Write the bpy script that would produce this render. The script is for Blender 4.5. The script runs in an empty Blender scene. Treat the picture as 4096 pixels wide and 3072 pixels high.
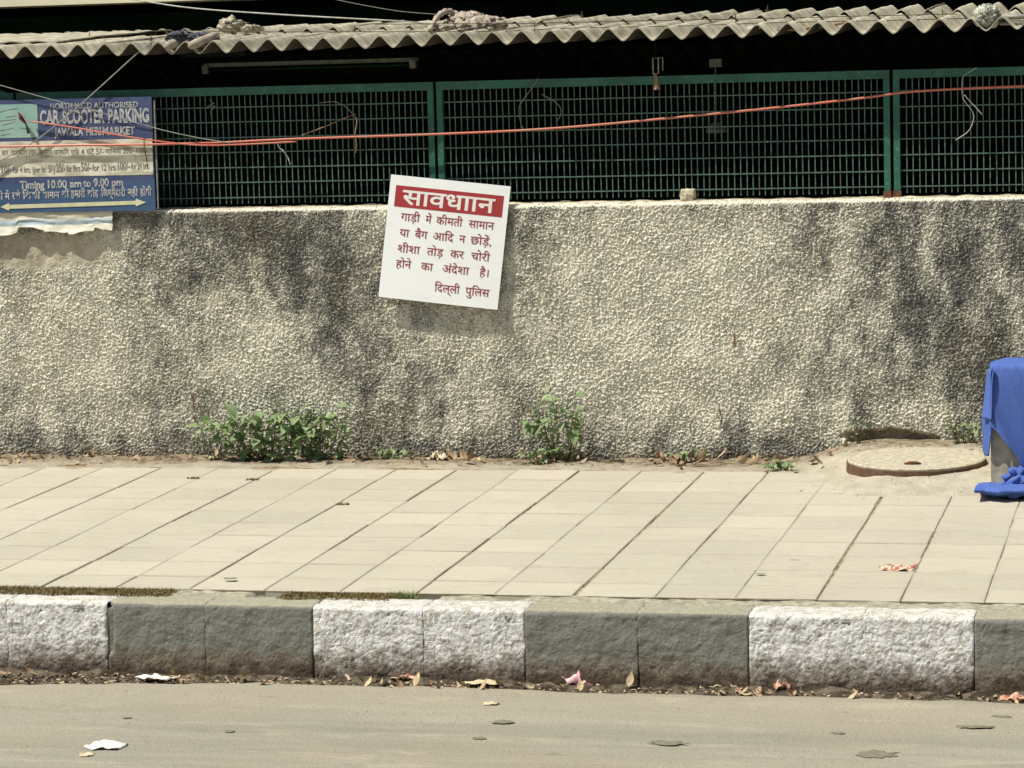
import bpy, math, random
import numpy as np
from mathutils import Vector, Matrix

random.seed(7)
RS = np.random.RandomState(11)
SC = bpy.context.scene
COL = SC.collection

# ------------------------------------------------------------------ camera
F, PITCH, YAW, ROLL, HC = 11408.3, .10376, .23497, -.02554, 2.139
_d = np.array([-math.sin(YAW)*math.cos(PITCH), math.cos(YAW)*math.cos(PITCH), -math.sin(PITCH)])
_r = np.array([math.cos(YAW), math.sin(YAW), 0.]); _u = np.cross(_r, _d)
_R = _r*math.cos(ROLL)+_u*math.sin(ROLL); _U = -_r*math.sin(ROLL)+_u*math.cos(ROLL)
cam = bpy.data.cameras.new('camera'); cam.sensor_width = 36; cam.lens = F/4096*36
cam.clip_start = .1; cam.clip_end = 900
co = bpy.data.objects.new('camera', cam); COL.objects.link(co)
M = Matrix.Identity(4)
for i in range(3):
    M[i][0] = _R[i]; M[i][1] = _U[i]; M[i][2] = -_d[i]
M[2][3] = HC
co.matrix_world = M; SC.camera = co

# ------------------------------------------------------------------ light
SUN = Vector((-.52, -.31, 1.0)).normalized()
w = bpy.data.worlds.new('World'); SC.world = w; w.use_nodes = True
nt = w.node_tree; bg = nt.nodes['Background']
sky = nt.nodes.new('ShaderNodeTexSky'); sky.sky_type = 'NISHITA'; sky.sun_disc = False
sky.sun_elevation = math.asin(SUN.z); sky.sun_rotation = math.atan2(SUN.x, SUN.y)
sky.dust_density = 3.0; sky.air_density = 1.2
nt.links.new(sky.outputs[0], bg.inputs[0]); bg.inputs[1].default_value = .06
sl = bpy.data.lights.new('sun', 'SUN'); sl.energy = 4.2; sl.angle = math.radians(.5); sl.color = (1, .95, .835)
so = bpy.data.objects.new('sun', sl); COL.objects.link(so)
so.rotation_euler = SUN.to_track_quat('Z', 'Y').to_euler(); so.location = (-5, 5, 12)
vs = SC.view_settings; vs.view_transform = 'Standard'; vs.look = 'None'; vs.gamma = 1; vs.exposure = .48
vs.use_curve_mapping = False

# ------------------------------------------------------------------ helpers
K = 4096/2212
def at(px, py, Y=None, Z=None):
    "point of the place seen at photo position (px, py) on the plane Y or Z"
    x, y = px*K, py*K
    v = _d+_R*(x-2048)/F-_U*(y-1536)/F
    t = Y/v[1] if Y is not None else (Z-HC)/v[2]
    return Vector((v[0]*t, v[1]*t, HC+v[2]*t))

def tag(o, label=None, cat=None, group=None, kind=None):
    if label: o['label'] = label
    if cat: o['category'] = cat
    if group: o['group'] = group
    if kind: o['kind'] = kind
    return o
def empty(name, loc=(0, 0, 0), rz=0):
    o = bpy.data.objects.new(name, None); COL.objects.link(o); o.location = loc; o.rotation_euler = (0, 0, rz)
    o.empty_display_size = .1
    return o
def link(name, me, parent=None, m=None, loc=None):
    if m is not None and len(me.materials) == 0: me.materials.append(m)
    o = bpy.data.objects.new(name, me); COL.objects.link(o)
    if parent is not None: o.parent = parent
    if loc is not None: o.location = loc
    return o
def mesh(name, vs_, fs, smooth=False):
    me = bpy.data.meshes.new(name); me.from_pydata([tuple(v) for v in vs_], [], fs); me.update()
    if smooth: me.shade_smooth()
    return me
class MB:
    def __init__(s): s.v = []; s.f = []
    def add(s, v, f):
        n = len(s.v); s.v += [tuple(p) for p in v]; s.f += [tuple(i+n for i in q) for q in f]
    def box(s, a, b, rot=None, c=None):
        x0, y0, z0 = a; x1, y1, z1 = b
        v = [(x0,y0,z0),(x1,y0,z0),(x1,y1,z0),(x0,y1,z0),(x0,y0,z1),(x1,y0,z1),(x1,y1,z1),(x0,y1,z1)]
        if rot is not None:
            c = Vector(c or (0,0,0)); v = [tuple(rot@(Vector(p)-c)+c) for p in v]
        s.add(v, [(0,3,2,1),(4,5,6,7),(0,1,5,4),(1,2,6,5),(2,3,7,6),(3,0,4,7)])
    def tube(s, pts, r, n=6, taper=None):
        pts = [Vector(p) for p in pts]; N = len(pts); vv = []; ff = []
        t0 = (pts[1]-pts[0]).normalized()
        ref = Vector((0,1,0)) if abs(t0.y) < .9 else Vector((1,0,0))
        for i, p in enumerate(pts):
            t = (pts[min(i+1,N-1)]-pts[max(i-1,0)])
            t = t.normalized() if t.length > 1e-9 else t0
            a = t.cross(ref); a = a.normalized() if a.length > 1e-6 else Vector((0,0,1)); b = t.cross(a)
            rr = r if taper is None else r*(taper[i] if isinstance(taper, (list, tuple)) else (1-(1-taper)*i/(N-1)))
            for k in range(n):
                an = 2*math.pi*k/n; vv.append(p+a*math.cos(an)*rr+b*math.sin(an)*rr)
        for i in range(N-1):
            for k in range(n):
                ff.append((i*n+k, i*n+(k+1) % n, (i+1)*n+(k+1) % n, (i+1)*n+k))
        ff.append(tuple(range(n))[::-1]); ff.append(tuple((N-1)*n+k for k in range(n)))
        s.add(vv, ff)
    def build(s, name, m, parent=None, loc=None, smooth=False):
        return link(name, mesh(name, s.v, s.f, smooth), parent, m, loc)
def spline(pts, n=8):
    "Catmull-Rom through the points"
    P = [Vector(p) for p in pts]; P = [P[0]*2-P[1]]+P+[P[-1]*2-P[-2]]; out = []
    for i in range(1, len(P)-2):
        for k in range(n):
            t = k/n; a, b, c, d = P[i-1], P[i], P[i+1], P[i+2]
            out.append(.5*((2*b)+(c-a)*t+(2*a-5*b+4*c-d)*t*t+(3*b-a-3*c+d)*t**3))
    out.append(P[-2]); return out

# gradient noise on arrays
_perm = RS.permutation(512); _perm = np.concatenate([_perm, _perm, _perm]); _ga = RS.rand(512)*2*np.pi
_gx, _gy = np.cos(_ga), np.sin(_ga)
def perlin(x, y, seed=0):
    x = np.asarray(x, float)+seed*17.31; y = np.asarray(y, float)+seed*9.77
    xi = np.floor(x).astype(int); yi = np.floor(y).astype(int); xf = x-xi; yf = y-yi
    def g(ix, iy, dx, dy):
        h = _perm[(_perm[ix & 511]+(iy & 511))]
        return _gx[h]*dx+_gy[h]*dy
    u = xf**3*(xf*(xf*6-15)+10); v = yf**3*(yf*(yf*6-15)+10)
    a = g(xi, yi, xf, yf); b = g(xi+1, yi, xf-1, yf); c = g(xi, yi+1, xf, yf-1); d = g(xi+1, yi+1, xf-1, yf-1)
    return (a+(b-a)*u+((c+(d-c)*u)-(a+(b-a)*u))*v)*1.5
def fbm(x, y, o=4, seed=0):
    s = 0; a = 1
    for k in range(o): s = s+a*perlin(x*2**k, y*2**k, seed+k*3); a *= .5
    return s
def sstep(a, b, x):
    t = np.clip((x-a)/(b-a), 0, 1); return t*t*(3-2*t)
def grid_mesh(name, X, Y, Z, smooth=True):
    "X, Y, Z arrays of shape (n, m)"
    n, m = X.shape
    me = bpy.data.meshes.new(name)
    V = np.stack([X, Y, Z], -1).reshape(-1, 3).astype(np.float32)
    idx = np.arange(n*m).reshape(n, m)
    Q = np.stack([idx[:-1,:-1], idx[:-1,1:], idx[1:,1:], idx[1:,:-1]], -1).reshape(-1, 4)
    me.vertices.add(len(V)); me.vertices.foreach_set('co', V.ravel())
    me.loops.add(Q.size); me.loops.foreach_set('vertex_index', Q.ravel().astype(np.int32))
    me.polygons.add(len(Q)); me.polygons.foreach_set('loop_start', np.arange(0, Q.size, 4, dtype=np.int32))
    me.polygons.foreach_set('loop_total', np.full(len(Q), 4, dtype=np.int32))
    me.update(calc_edges=True)
    if smooth: me.shade_smooth()
    return me
def set_attr(me, name, arr):
    a = me.attributes.new(name, 'FLOAT', 'POINT'); a.data.foreach_set('value', np.asarray(arr, np.float32).ravel())

# ------------------------------------------------------------------ materials
class NT:
    def __init__(s, name, rough=.85, spec=.3, metal=0):
        s.m = bpy.data.materials.new(name); s.m.use_nodes = True; s.t = s.m.node_tree; s.b = s.t.nodes['Principled BSDF']
        s.b.inputs['Roughness'].default_value = rough; s.b.inputs['Metallic'].default_value = metal
        s.b.inputs['Specular IOR Level'].default_value = spec
        s.pos = s.t.nodes.new('ShaderNodeNewGeometry').outputs['Position']; s.bn = None
    def L(s, a, b): s.t.links.new(a, b)
    def scaled(s, sc, off=None):
        n = s.t.nodes.new('ShaderNodeMapping'); s.L(s.pos, n.inputs[0]); n.inputs['Scale'].default_value = sc
        if off: n.inputs['Location'].default_value = off
        return n.outputs[0]
    def noise(s, scale, det=4, rough=.55, vec=None, dist=0):
        n = s.t.nodes.new('ShaderNodeTexNoise'); s.L(vec or s.pos, n.inputs['Vector'])
        n.inputs['Scale'].default_value = scale; n.inputs['Detail'].default_value = det
        n.inputs['Roughness'].default_value = rough; n.inputs['Distortion'].default_value = dist
        return n.outputs[0]
    def rng(s, f, a, b, c=0., d=1.):
        n = s.t.nodes.new('ShaderNodeMapRange'); n.interpolation_type = 'SMOOTHSTEP'; s.L(f, n.inputs[0])
        for i, q in enumerate((a, b, c, d)): n.inputs[i+1].default_value = q
        return n.outputs[0]
    def mix(s, f, a, b, mode='MIX'):
        n = s.t.nodes.new('ShaderNodeMix'); n.data_type = 'RGBA'; n.blend_type = mode
        for sock, q in ((n.inputs[0], f), (n.inputs[6], a), (n.inputs[7], b)):
            if hasattr(q, 'is_output'): s.L(q, sock)
            elif isinstance(q, (int, float)): sock.default_value = q
            else: sock.default_value = (*q, 1)
        return n.outputs[2]
    def math(s, op, a, b=None):
        n = s.t.nodes.new('ShaderNodeMath'); n.operation = op; n.use_clamp = False
        for i, q in enumerate((a, b)):
            if q is None: continue
            if hasattr(q, 'is_output'): s.L(q, n.inputs[i])
            else: n.inputs[i].default_value = q
        return n.outputs[0]
    def attr(s, name):
        n = s.t.nodes.new('ShaderNodeAttribute'); n.attribute_name = name; return n.outputs['Fac']
    def rand(s): return s.t.nodes.new('ShaderNodeObjectInfo').outputs['Random']
    def sep(s, k):
        n = s.t.nodes.new('ShaderNodeSeparateXYZ'); s.L(s.pos, n.inputs[0]); return n.outputs[k]
    def bump(s, h, st=.4, dist=.01):
        n = s.t.nodes.new('ShaderNodeBump'); s.L(h, n.inputs['Height']); n.inputs['Strength'].default_value = st
        n.inputs['Distance'].default_value = dist
        if s.bn is not None: s.L(s.bn, n.inputs['Normal'])
        s.bn = n.outputs[0]; s.L(s.bn, s.b.inputs['Normal']); return s
    def col(s, c):
        if hasattr(c, 'is_output'): s.L(c, s.b.inputs['Base Color'])
        else: s.b.inputs['Base Color'].default_value = (*c, 1)
        return s
def simple(name, c1, c2=None, scale=30, rough=.8, bump=.3, bd=.003, metal=0, spec=.3, rnd=0, lo=.35, hi=.65):
    n = NT(name, rough, spec, metal); f = n.noise(scale, 5)
    c = n.mix(n.rng(f, lo, hi), c1, c2 or tuple(q*.75 for q in c1))
    if rnd: c = n.mix(1., c, n.mix(n.rand(), (1-rnd,)*3, (1+rnd,)*3), 'MULTIPLY')
    n.col(c)
    if bump: n.bump(n.noise(scale*2.5, 4), bump, bd)
    return n.m

def mat_wall():
    n = NT('roughcast_render', .92, .15); st = n.attr('stain'); sm = n.attr('smooth_patch'); so_ = n.attr('soil')
    a = n.noise(150, 4, .75); b = n.noise(28, 4)
    f = n.math('ADD', st, n.math('MULTIPLY', n.math('SUBTRACT', b, .5), .7)); f = n.math('ADD', f, n.math('MULTIPLY', n.math('SUBTRACT', a, .5), 2.9))
    c = n.mix(n.rng(f, .05, .95), (.82, .79, .65), (.135, .135, .124))
    c = n.mix(n.rng(n.noise(3.1, 3), .5, .75, 0, .35), c, n.mix(.5, c, (.40, .33, .2)))
    c = n.mix(n.math('MULTIPLY', sm, .7), c, n.mix(n.rng(n.noise(25, 6), .3, .7), (.50, .45, .33), (.36, .32, .235)))
    c = n.mix(n.math('MULTIPLY', so_, .8), c, (.22, .165, .10))
    n.col(c); n.bump(n.noise(170, 4, .75), .9, .006); return n.m
def mat_cap():
    n = NT('wall_cap_cement', .9, .2)
    n.col(n.mix(n.rng(n.noise(30, 5), .4, .65), (.56, .51, .38), (.36, .32, .22))); n.bump(n.noise(120, 4), .5, .004); return n.m
def mat_slab():
    n = NT('sand_cement_slab', .88, .2)
    streak = n.noise(9, 5, .6, n.scaled((1, 11, 1))); fine = n.noise(160, 4, .7, n.scaled((.5, 1.6, 1))); big = n.noise(1.1, 3)
    c = n.mix(n.rng(streak, .35, .68), (.46, .435, .352), (.405, .378, .302))
    c = n.mix(n.rng(fine, .35, .7, 0, .4), c, (.30, .275, .21))
    c = n.mix(n.rng(big, .42, .66, 0, .55), c, (.48, .445, .36))
    r = n.rand(); c = n.mix(n.rng(r, .86, .90, 0, .22), c, (.49, .41, .335))
    tc = n.t.nodes.new('ShaderNodeTexCoord'); sx = n.t.nodes.new('ShaderNodeSeparateXYZ'); n.L(tc.outputs['Object'], sx.inputs[0])
    ax = n.math('ABSOLUTE', sx.outputs[0]); ay = n.math('ABSOLUTE', sx.outputs[1]); wob = n.math('MULTIPLY', n.math('SUBTRACT', n.noise(30, 5, .7), .5), .03)
    ed = n.rng(n.math('ADD', n.math('MAXIMUM', ax, n.math('SUBTRACT', ay, -.001)), wob), .134, .150)
    c = n.mix(n.math('MULTIPLY', ed, n.rng(n.noise(2.2, 3), .35, .65, .12, .5)), c, (.26, .225, .16))
    c = n.mix(1., c, n.mix(r, (.93,)*3, (1.04,)*3), 'MULTIPLY')
    c = n.mix(n.rng(n.noise(38, 4, .6), .62, .74, 0, .45), c, (.24, .21, .155))
    sp = n.noise(230, 3, .8); c = n.mix(n.rng(sp, .55, .68, 0, .45), c, (.22, .2, .15)); c = n.mix(n.rng(n.noise(150, 2, .7, n.scaled((1, 1, 1), (5, 1, 0))), .62, .7, 0, .4), c, (.56, .53, .44))
    c = n.mix(n.rng(n.noise(6.5, 6, .7, n.scaled((1, 1.6, 1))), .54, .68, 0, .30), c, (.30, .27, .205))
    n.col(c); n.bump(n.noise(14, 4, .6, n.scaled((1, 8, 1))), .3, .007); n.bump(fine, .5, .003); n.bump(sp, .5, .002); return n.m
def mat_road():
    n = NT('dusty_asphalt', .9, .2)
    st = n.noise(1.6, 5, .6, n.scaled((.35, 3.2, 1))); gr = n.noise(190, 4, .75); big = n.noise(1.3, 4)
    c = n.mix(n.rng(st, .3, .7), (.335, .315, .25), (.24, .235, .19))
    c = n.mix(n.rng(big, .45, .7, 0, .5), c, (.32, .27, .20))
    edge = n.rng(n.math('ADD', n.sep(1), n.math('MULTIPLY', st, .5)), 9.3, 9.8)
    c = n.mix(n.math('MULTIPLY', edge, .6), c, (.36, .32, .24))
    c = n.mix(n.rng(gr, .45, .62, 0, .35), c, (.15, .145, .12)); c = n.mix(n.rng(n.noise(3.2, 6, .7, n.scaled((.55, 2.0, 1))), .54, .66, 0, .45), c, (.43, .38, .28))
    c = n.mix(n.rng(n.noise(7, 5, .6, n.scaled((.6, 2.4, 1))), .66, .74, 0, .5), c, (.13, .12, .09))
    g2 = n.noise(75, 3, .7); c = n.mix(n.rng(g2, .56, .66, 0, .4), c, (.13, .125, .10)); c = n.mix(n.rng(n.noise(120, 2, .6, n.scaled((1, 1, 1), (3, 3, 0))), .62, .68, 0, .5), c, (.5, .46, .36))
    n.col(c); n.bump(gr, .7, .005); n.bump(g2, .6, .006); n.bump(st, .3, .02); return n.m
def mat_dirt(name='dry_dirt', c1=(.36, .29, .19), c2=(.16, .11, .065), k=1.):
    n = NT(name, .95, .1); a = n.noise(18, 6, .65); b = n.noise(110, 5, .7)
    c = n.mix(n.rng(a, .38, .62), c1, c2); c = n.mix(n.rng(b, .45, .7, 0, .5), c, tuple(q*.5 for q in c2))
    n.col(c); n.bump(a, .6, .01*k); n.bump(b, .6, .006*k); return n.m
def mat_apron():
    n = NT('cement_apron', .92, .15); a = n.noise(9, 6, .6); w_ = n.attr('wallside')
    c = n.mix(n.rng(a, .35, .65), (.46, .425, .335), (.37, .34, .265))
    d = n.mix(n.rng(n.noise(22, 5), .4, .62), (.27, .22, .15), (.10, .07, .045))
    c = n.mix(w_, c, d); c = n.mix(n.rng(n.noise(130, 4, .7), .55, .75, 0, .4), c, (.2, .17, .11))
    c = n.mix(n.rng(n.noise(210, 3, .8), .52, .66, 0, .5), c, (.22, .195, .145)); c = n.mix(n.rng(n.noise(4, 5, .7), .5, .68, 0, .4), c, (.30, .265, .2))
    n.col(c); n.bump(n.noise(60, 5), .7, .01); n.bump(n.noise(200, 3, .8), .7, .004); return n.m
def mat_kerb(name, paint, under, grey):
    n = NT(name, .85, .25); z = n.sep(2); a = n.noise(26, 6, .62); b = n.noise(90, 5, .7)
    rnd = n.rand()
    ver = n.noise(14, 4, .6, n.scaled((1, 1, .18)))
    p = n.mix(n.rng(ver, .38, .7, 0, .35), paint, tuple(q*.72 for q in paint))
    chip = n.rng(n.math('ADD', a, n.math('MULTIPLY', n.math('SUBTRACT', b, .5), .9)), .50, .60)
    c = n.mix(n.math('MULTIPLY', chip, .75 if not grey else .3), p, under)
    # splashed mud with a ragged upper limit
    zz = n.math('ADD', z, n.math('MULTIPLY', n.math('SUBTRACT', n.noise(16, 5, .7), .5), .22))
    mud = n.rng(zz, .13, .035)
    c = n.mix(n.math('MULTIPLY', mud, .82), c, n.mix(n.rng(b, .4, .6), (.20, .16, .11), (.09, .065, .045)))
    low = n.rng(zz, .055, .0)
    c = n.mix(n.math('MULTIPLY', low, .8), c, (.055, .035, .022))  # contact shade along the foot, painted dark over the mud
    # dusty upward face, lightened further to paint in its sunlit tone
    nz = n.t.nodes.new('ShaderNodeSeparateXYZ'); n.L(n.t.nodes['Geometry'].outputs['Normal'], nz.inputs[0])
    c = n.mix(n.math('MULTIPLY', n.rng(nz.outputs[2], .5, .9), .8 if grey else .35), c, n.mix(n.rng(b, .4, .65), (.37, .355, .26), (.27, .255, .185)))
    vo = n.t.nodes.new('ShaderNodeTexVoronoi'); vo.feature = 'DISTANCE_TO_EDGE'; vo.inputs['Scale'].default_value = 22; n.L(n.mix(.06, n.pos, n.noise(30, 4)), vo.inputs['Vector'])
    n.col(c); n.bump(a, .6, .014); n.bump(b, .7, .006)
    if not grey: n.bump(n.rng(vo.outputs['Distance'], 0, .07), .45, .004)
    return n.m
def mat_roof():
    n = NT('asbestos_cement', .92, .15); a = n.noise(14, 6, .62); b = n.noise(90, 4, .7)
    c = n.mix(n.rng(a, .35, .66), (.52, .49, .385), (.31, .285, .22)); c = n.mix(n.rng(b, .5, .7, 0, .4), c, (.25, .22, .16))
    c = n.mix(n.rng(n.noise(5, 5, .65, n.scaled((2.5, .7, 1))), .50, .66, 0, .6), c, (.19, .175, .13)); c = n.mix(1., c, n.mix(n.rand(), (.82,)*3, (1.08,)*3), 'MULTIPLY')
    n.col(c); n.bump(b, .4, .004); return n.m
def mat_green(name='green_painted_steel'):
    n = NT(name, .55, .4); a = n.noise(35, 5, .65)
    c = n.mix(n.rng(n.noise(9, 4), .4, .6), (.025, .125, .085), (.02, .09, .065))
    c = n.mix(n.rng(a, .6, .68), c, (.10, .075, .05)); c = n.mix(n.rng(n.noise(70, 4), .6, .7, 0, .6), c, (.16, .24, .2))
    n.col(c); n.bump(a, .3, .002); return n.m

M_wall = mat_wall(); M_cap = mat_cap(); M_slab = mat_slab(); M_road = mat_road(); M_dirt = mat_dirt()
M_gutter = mat_dirt('gutter_silt', (.15, .125, .09), (.04, .03, .022), 2)
M_apron = mat_apron(); M_roof = mat_roof(); M_green = mat_green()
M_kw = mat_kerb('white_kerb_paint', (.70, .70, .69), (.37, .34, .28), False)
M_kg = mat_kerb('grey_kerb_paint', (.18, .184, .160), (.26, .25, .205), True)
M_mortar = simple('grey_mortar', (.36, .34, .26), (.22, .205, .15), 40, bump=.6)
M_bar = NT('mesh_bar_paint', .5, .45)
M_bar.col(M_bar.mix(M_bar.rng(M_bar.noise(40, 4), .4, .65), (.08, .165, .135), (.07, .09, .07))); M_bar = M_bar.m
M_rust = simple('rusty_steel', (.16, .07, .04), (.09, .045, .03), 60, .9)
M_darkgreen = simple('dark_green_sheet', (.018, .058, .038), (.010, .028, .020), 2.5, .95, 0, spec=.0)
M_dark = simple('shade_black_interior', (.008, .008, .007), (.005, .006, .005), 2, .95, 0, spec=.0)  # near-black colour stands in for the deep shade of the interiors
M_cream = simple('cream_plaster', (.80, .76, .56), (.74, .7, .5), 4, .9, .2)
M_metal = simple('dull_grey_metal', (.30, .30, .27), (.2, .2, .17), 60, .6, .2, metal=.2)
M_tube = simple('dusty_white_tube', (.2, .25, .21), (.13, .17, .14), 20, .5, 0)
M_rag = simple('brown_rag', (.34, .22, .14), (.17, .1, .07), 40, .95, .5)
M_white = NT('white_sheet_metal', .5, .35)
M_white.col(M_white.mix(M_white.rng(M_white.noise(5, 5, .6, M_white.scaled((1, 1, 4))), .45, .8, 0, .5), (.80, .83, .83), (.70, .72, .70))); M_white = M_white.m
M_red = simple('red_print', (.36, .038, .042), (.31, .035, .038), 12, .5, 0)
M_maroon = simple('maroon_lettering', (.30, .035, .045), (.24, .03, .035), 90, .6, 0)
M_wl = simple('white_lettering', (.76, .74, .72), (.7, .68, .64), 40, .6, 0)

# ------------------------------------------------------------------ road, kerb, pavement
YK, SL = 9.89, .01976
def zp(Y): return .2598+SL*(Y-YK)
g = MB(); g.add([(-300,-300,-.12),(300,-300,-.12),(300,300,-.12),(-300,300,-.12)], [(0,1,2,3)])
tag(g.build('ground', M_dirt), kind='structure')
def axis(lo, hi, step, olo, ohi, ostep):
    return np.concatenate([np.arange(olo, lo, ostep), np.arange(lo, hi, step), np.arange(hi, ohi+ostep, ostep)])
xs = axis(-7, 1, .03, -60, 60, 2.5); ys = np.concatenate([np.arange(-15, 8, 1.), np.arange(8, 9.9, .03)])
X, Y = np.meshgrid(xs, ys)
edge = 9.60+.04*fbm(X*1.3, X*0+2, 4, 3)+.14*sstep(-4.6, -3.2, X)
Z = .004*fbm(X*2, Y*4, 3)+.0015*fbm(X*12, Y*12, 2)
Z = Z-.035*sstep(edge-.01, edge+.03, Y)
tag(link('road', grid_mesh('road', X, Y, Z), m=M_road), kind='structure')
xs = axis(-7, 1, .012, -30, 30, 1.5); ys = np.arange(9.5, 9.93, .012); X, Y = np.meshgrid(xs, ys)
Z = -.022+.016*fbm(X*9, Y*14, 4, 5)+.02*sstep(9.8, 9.9, Y)
tag(link('gutter', grid_mesh('gutter', X, Y, Z), m=M_gutter), kind='structure')

kerb = empty('kerb', (0, YK, 0)); tag(kerb, kind='structure')
kb = [-3.948, -3.563, -3.144, -2.725, -2.343, -1.929, -1.527, -1.122, -.735]
while kb[0] > -9.5: kb.insert(0, kb[0]-.405)
i0 = kb.index(-3.948)
while kb[-1] < 4: kb.append(kb[-1]+.405)
for i in range(len(kb)-1):
    x0, x1 = kb[i]+(.0012 if (i-i0) % 2 == 0 else .0003), kb[i+1]-(.0003 if (i-i0) % 2 == 0 else .0012); grey = ((i-i0) % 4) in (0, 1)
    vis = x1 > -5.2 and x0 < 0
    nx, nf, ntp = (84, 56, 14) if vis else (10, 8, 4)
    # profile: front foot -> front top arris -> top back -> down the back
    prof = [(0., -.04+(.30-.018)*t) for t in np.linspace(0, 1, nf)]
    prof = [(.018*(1-t[1]/.26)*-.6, t[1]) for t in prof]
    prof += [(.018*(1-math.cos(a)), .242+.018*math.sin(a)) for a in np.linspace(.3, math.pi/2, 4)]
    prof += [(.018+.145*t, .26) for t in np.linspace(.08, 1, ntp)]+[(.165, .2), (.165, -.04)]
    pr = np.array(prof); U, I = np.meshgrid(np.linspace(0, 1, nx), np.arange(len(pr)))
    PY = pr[I, 0]; PZ = pr[I, 1]; XX = x0+(x1-x0)*U
    inner_r = (i-i0) % 2 == 0
    eL, eR = U*(x1-x0), (1-U)*(x1-x0); e = np.minimum(eL, eR); js = np.where((eR < eL) == inner_r, .3, 1.)
    front = (I < nf).astype(float)
    d = .004*fbm(XX*9, PZ*9, 4, i*3)+(.0026 if not grey else .0014)*np.abs(perlin(XX*34+2*perlin(XX*20, PZ*20, 3), PZ*34, i))+(.0022 if not grey else .0011)*perlin(XX*95, PZ*95, i+2)+.004*np.maximum(0, perlin(XX*22, PZ*30, i+7)-.25)
    d += .0045*js*(1-sstep(0, .005+.004*perlin(PZ*30, XX*0, i), e))*(1+.9*perlin(PZ*14, XX*0, i+40)); d += RS.uniform(-.002, .002)
    PY2 = YK+PY+d*np.where(front > 0, 1, .3); PZ2 = PZ+np.where(I >= nf+2, .003*fbm(XX*12, PY*30, 3, i)-.003*(1-sstep(0, .008, e)), 0)
    if i == i0: PY2 += .03*(1-sstep(0, .03, XX-x0))*sstep(.05, .1, PZ)
    me = grid_mesh('kerb_stone', XX, PY2, PZ2)
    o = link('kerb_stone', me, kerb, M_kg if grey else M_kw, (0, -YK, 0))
    o['label'] = 'grey painted kerb stone' if grey else 'white painted kerb stone'
    # end caps
mb = MB(); mb.box((-9.6, YK+.0035, -.04), (4.2, YK+.16, .236)); o = mb.build('joint_mortar', M_kg, kerb, (0, -YK, 0))

pave = empty('pavement', (0, YK, .26)); tag(pave, kind='structure')
def apron_edge(X, Y):
    "signed inside measure of the cement apron around the manhole (positive inside)"
    left = -1.50-.42*(Y-12.39)
    return np.minimum(X-left, Y-12.39)
slabm = []
for k in range(5):
    s_ = .1478; b_ = .003; h = .045; j = [RS.uniform(-.0010, .0008) for _ in range(8)]
    o_ = [(-s_+j[0], -s_+j[1]), (s_+j[2], -s_+j[3]), (s_+j[4], s_+j[5]), (-s_+j[6], s_+j[7])]
    i_ = [(a*(1-b_/s_), c*(1-b_/s_)) for a, c in o_]
    V = [(a, c, -h) for a, c in o_]+[(a, c, -b_*.8) for a, c in o_]+[(a, c, 0) for a, c in i_]
    Fc = [(8, 9, 10, 11)]+[(q, (q+1) % 4, 4+(q+1) % 4, 4+q) for q in range(4)]+[(4+q, 4+(q+1) % 4, 8+(q+1) % 4, 8+q) for q in range(4)]
    me = mesh('slab', V, Fc); me.materials.append(M_slab); slabm.append(me)
X0 = -4.318
me0 = slabm[0].copy(); me0.name = 'slab_short'
for v_ in me0.vertices:
    if v_.co.y < 0: v_.co.y += .064
for c in range(-6, 20):
    dx = RS.uniform(-.003, .003); ph_ = RS.uniform(0, 6)
    for r in range(10):
        x = X0+.3*c+.15; y = YK+.2088+.3*r+.15
        if apron_edge(x, y-.1) > .12: continue
        if x > .9: continue
        o = link('slab', slabm[RS.randint(5)] if r else me0, pave)
        z = zp(y)+.0008+RS.uniform(-.0009, .0009)
        if RS.rand() < .06: z += RS.uniform(.001, .003)
        o.location = (x+dx+.0022*math.sin(r*1.3+ph_)+RS.uniform(-.0012, .0012), y-YK+RS.uniform(-.0018, .0018)+.004*math.sin(c*1.7), z-.26)
        o.rotation_euler = (SL+RS.uniform(-.003, .003), RS.uniform(-.0035, .0035), RS.uniform(-.006, .006))
mb = MB(); mb.add([(-30, .27, zp(YK+.27)-.2635), (30, .27, zp(YK+.27)-.2635), (30, 3.6, zp(YK+3.6)-.2635), (-30, 3.6, zp(YK+3.6)-.2635)], [(0, 1, 2, 3)])
mb.build('bedding', M_dirt, pave)

# mortar bed behind the kerb
xs = axis(-6, .6, .012, -9, 4, .2); ys = np.arange(9.985, 10.20, .006); X, Y = np.meshgrid(xs, ys)
hole = sstep(.1, .35, fbm(X*1.2, X*0, 3, 21)+.8*((X < -4.0) | ((X > -3.45) & (X < -2.72)))-.55)
Z = .2585+.006*fbm(X*10, Y*26, 4, 8)-.028*hole-.006*sstep(.0, .006, np.abs(Y-10.060)*-1+.006)-.012*sstep(10.05, 9.99, Y)
tag(link('kerb_haunch', grid_mesh('kerb_haunch', X, Y, Z), m=M_mortar), kind='structure')

# dirt verge and cement apron along the wall foot
xs = axis(-6.6, .5, .012, -12, 6, .3); ys = np.concatenate([np.arange(12.2, 12.8, .015), np.arange(12.8, 13.52, .012)])
X, Y = np.meshgrid(xs, ys)
base = zp(Y)-.02
strip = zp(Y)-.004+.012*sstep(13.0, 13.4, Y)+.010*fbm(X*3, Y*6, 4, 31)+.006*sstep(13.25, 13.42, Y)*fbm(X*15, Y*15, 3, 37)
w1 = sstep(12.93, 13.08, Y+.03*fbm(X*2.5, X*0, 3, 33))
Z = base*(1-w1)+strip*w1
ae = apron_edge(X, Y); m_ = sstep(-.01, .10, ae)
mound = zp(Y)+.004+.055*sstep(0, .38, ae)+.045*sstep(13.0, 13.42, Y)*sstep(-1.8, -1.4, X)+.004*fbm(X*8, Y*8, 4, 41)
Z = Z*(1-m_)+mound*m_
me = grid_mesh('verge', X, Y, Z)
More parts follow.
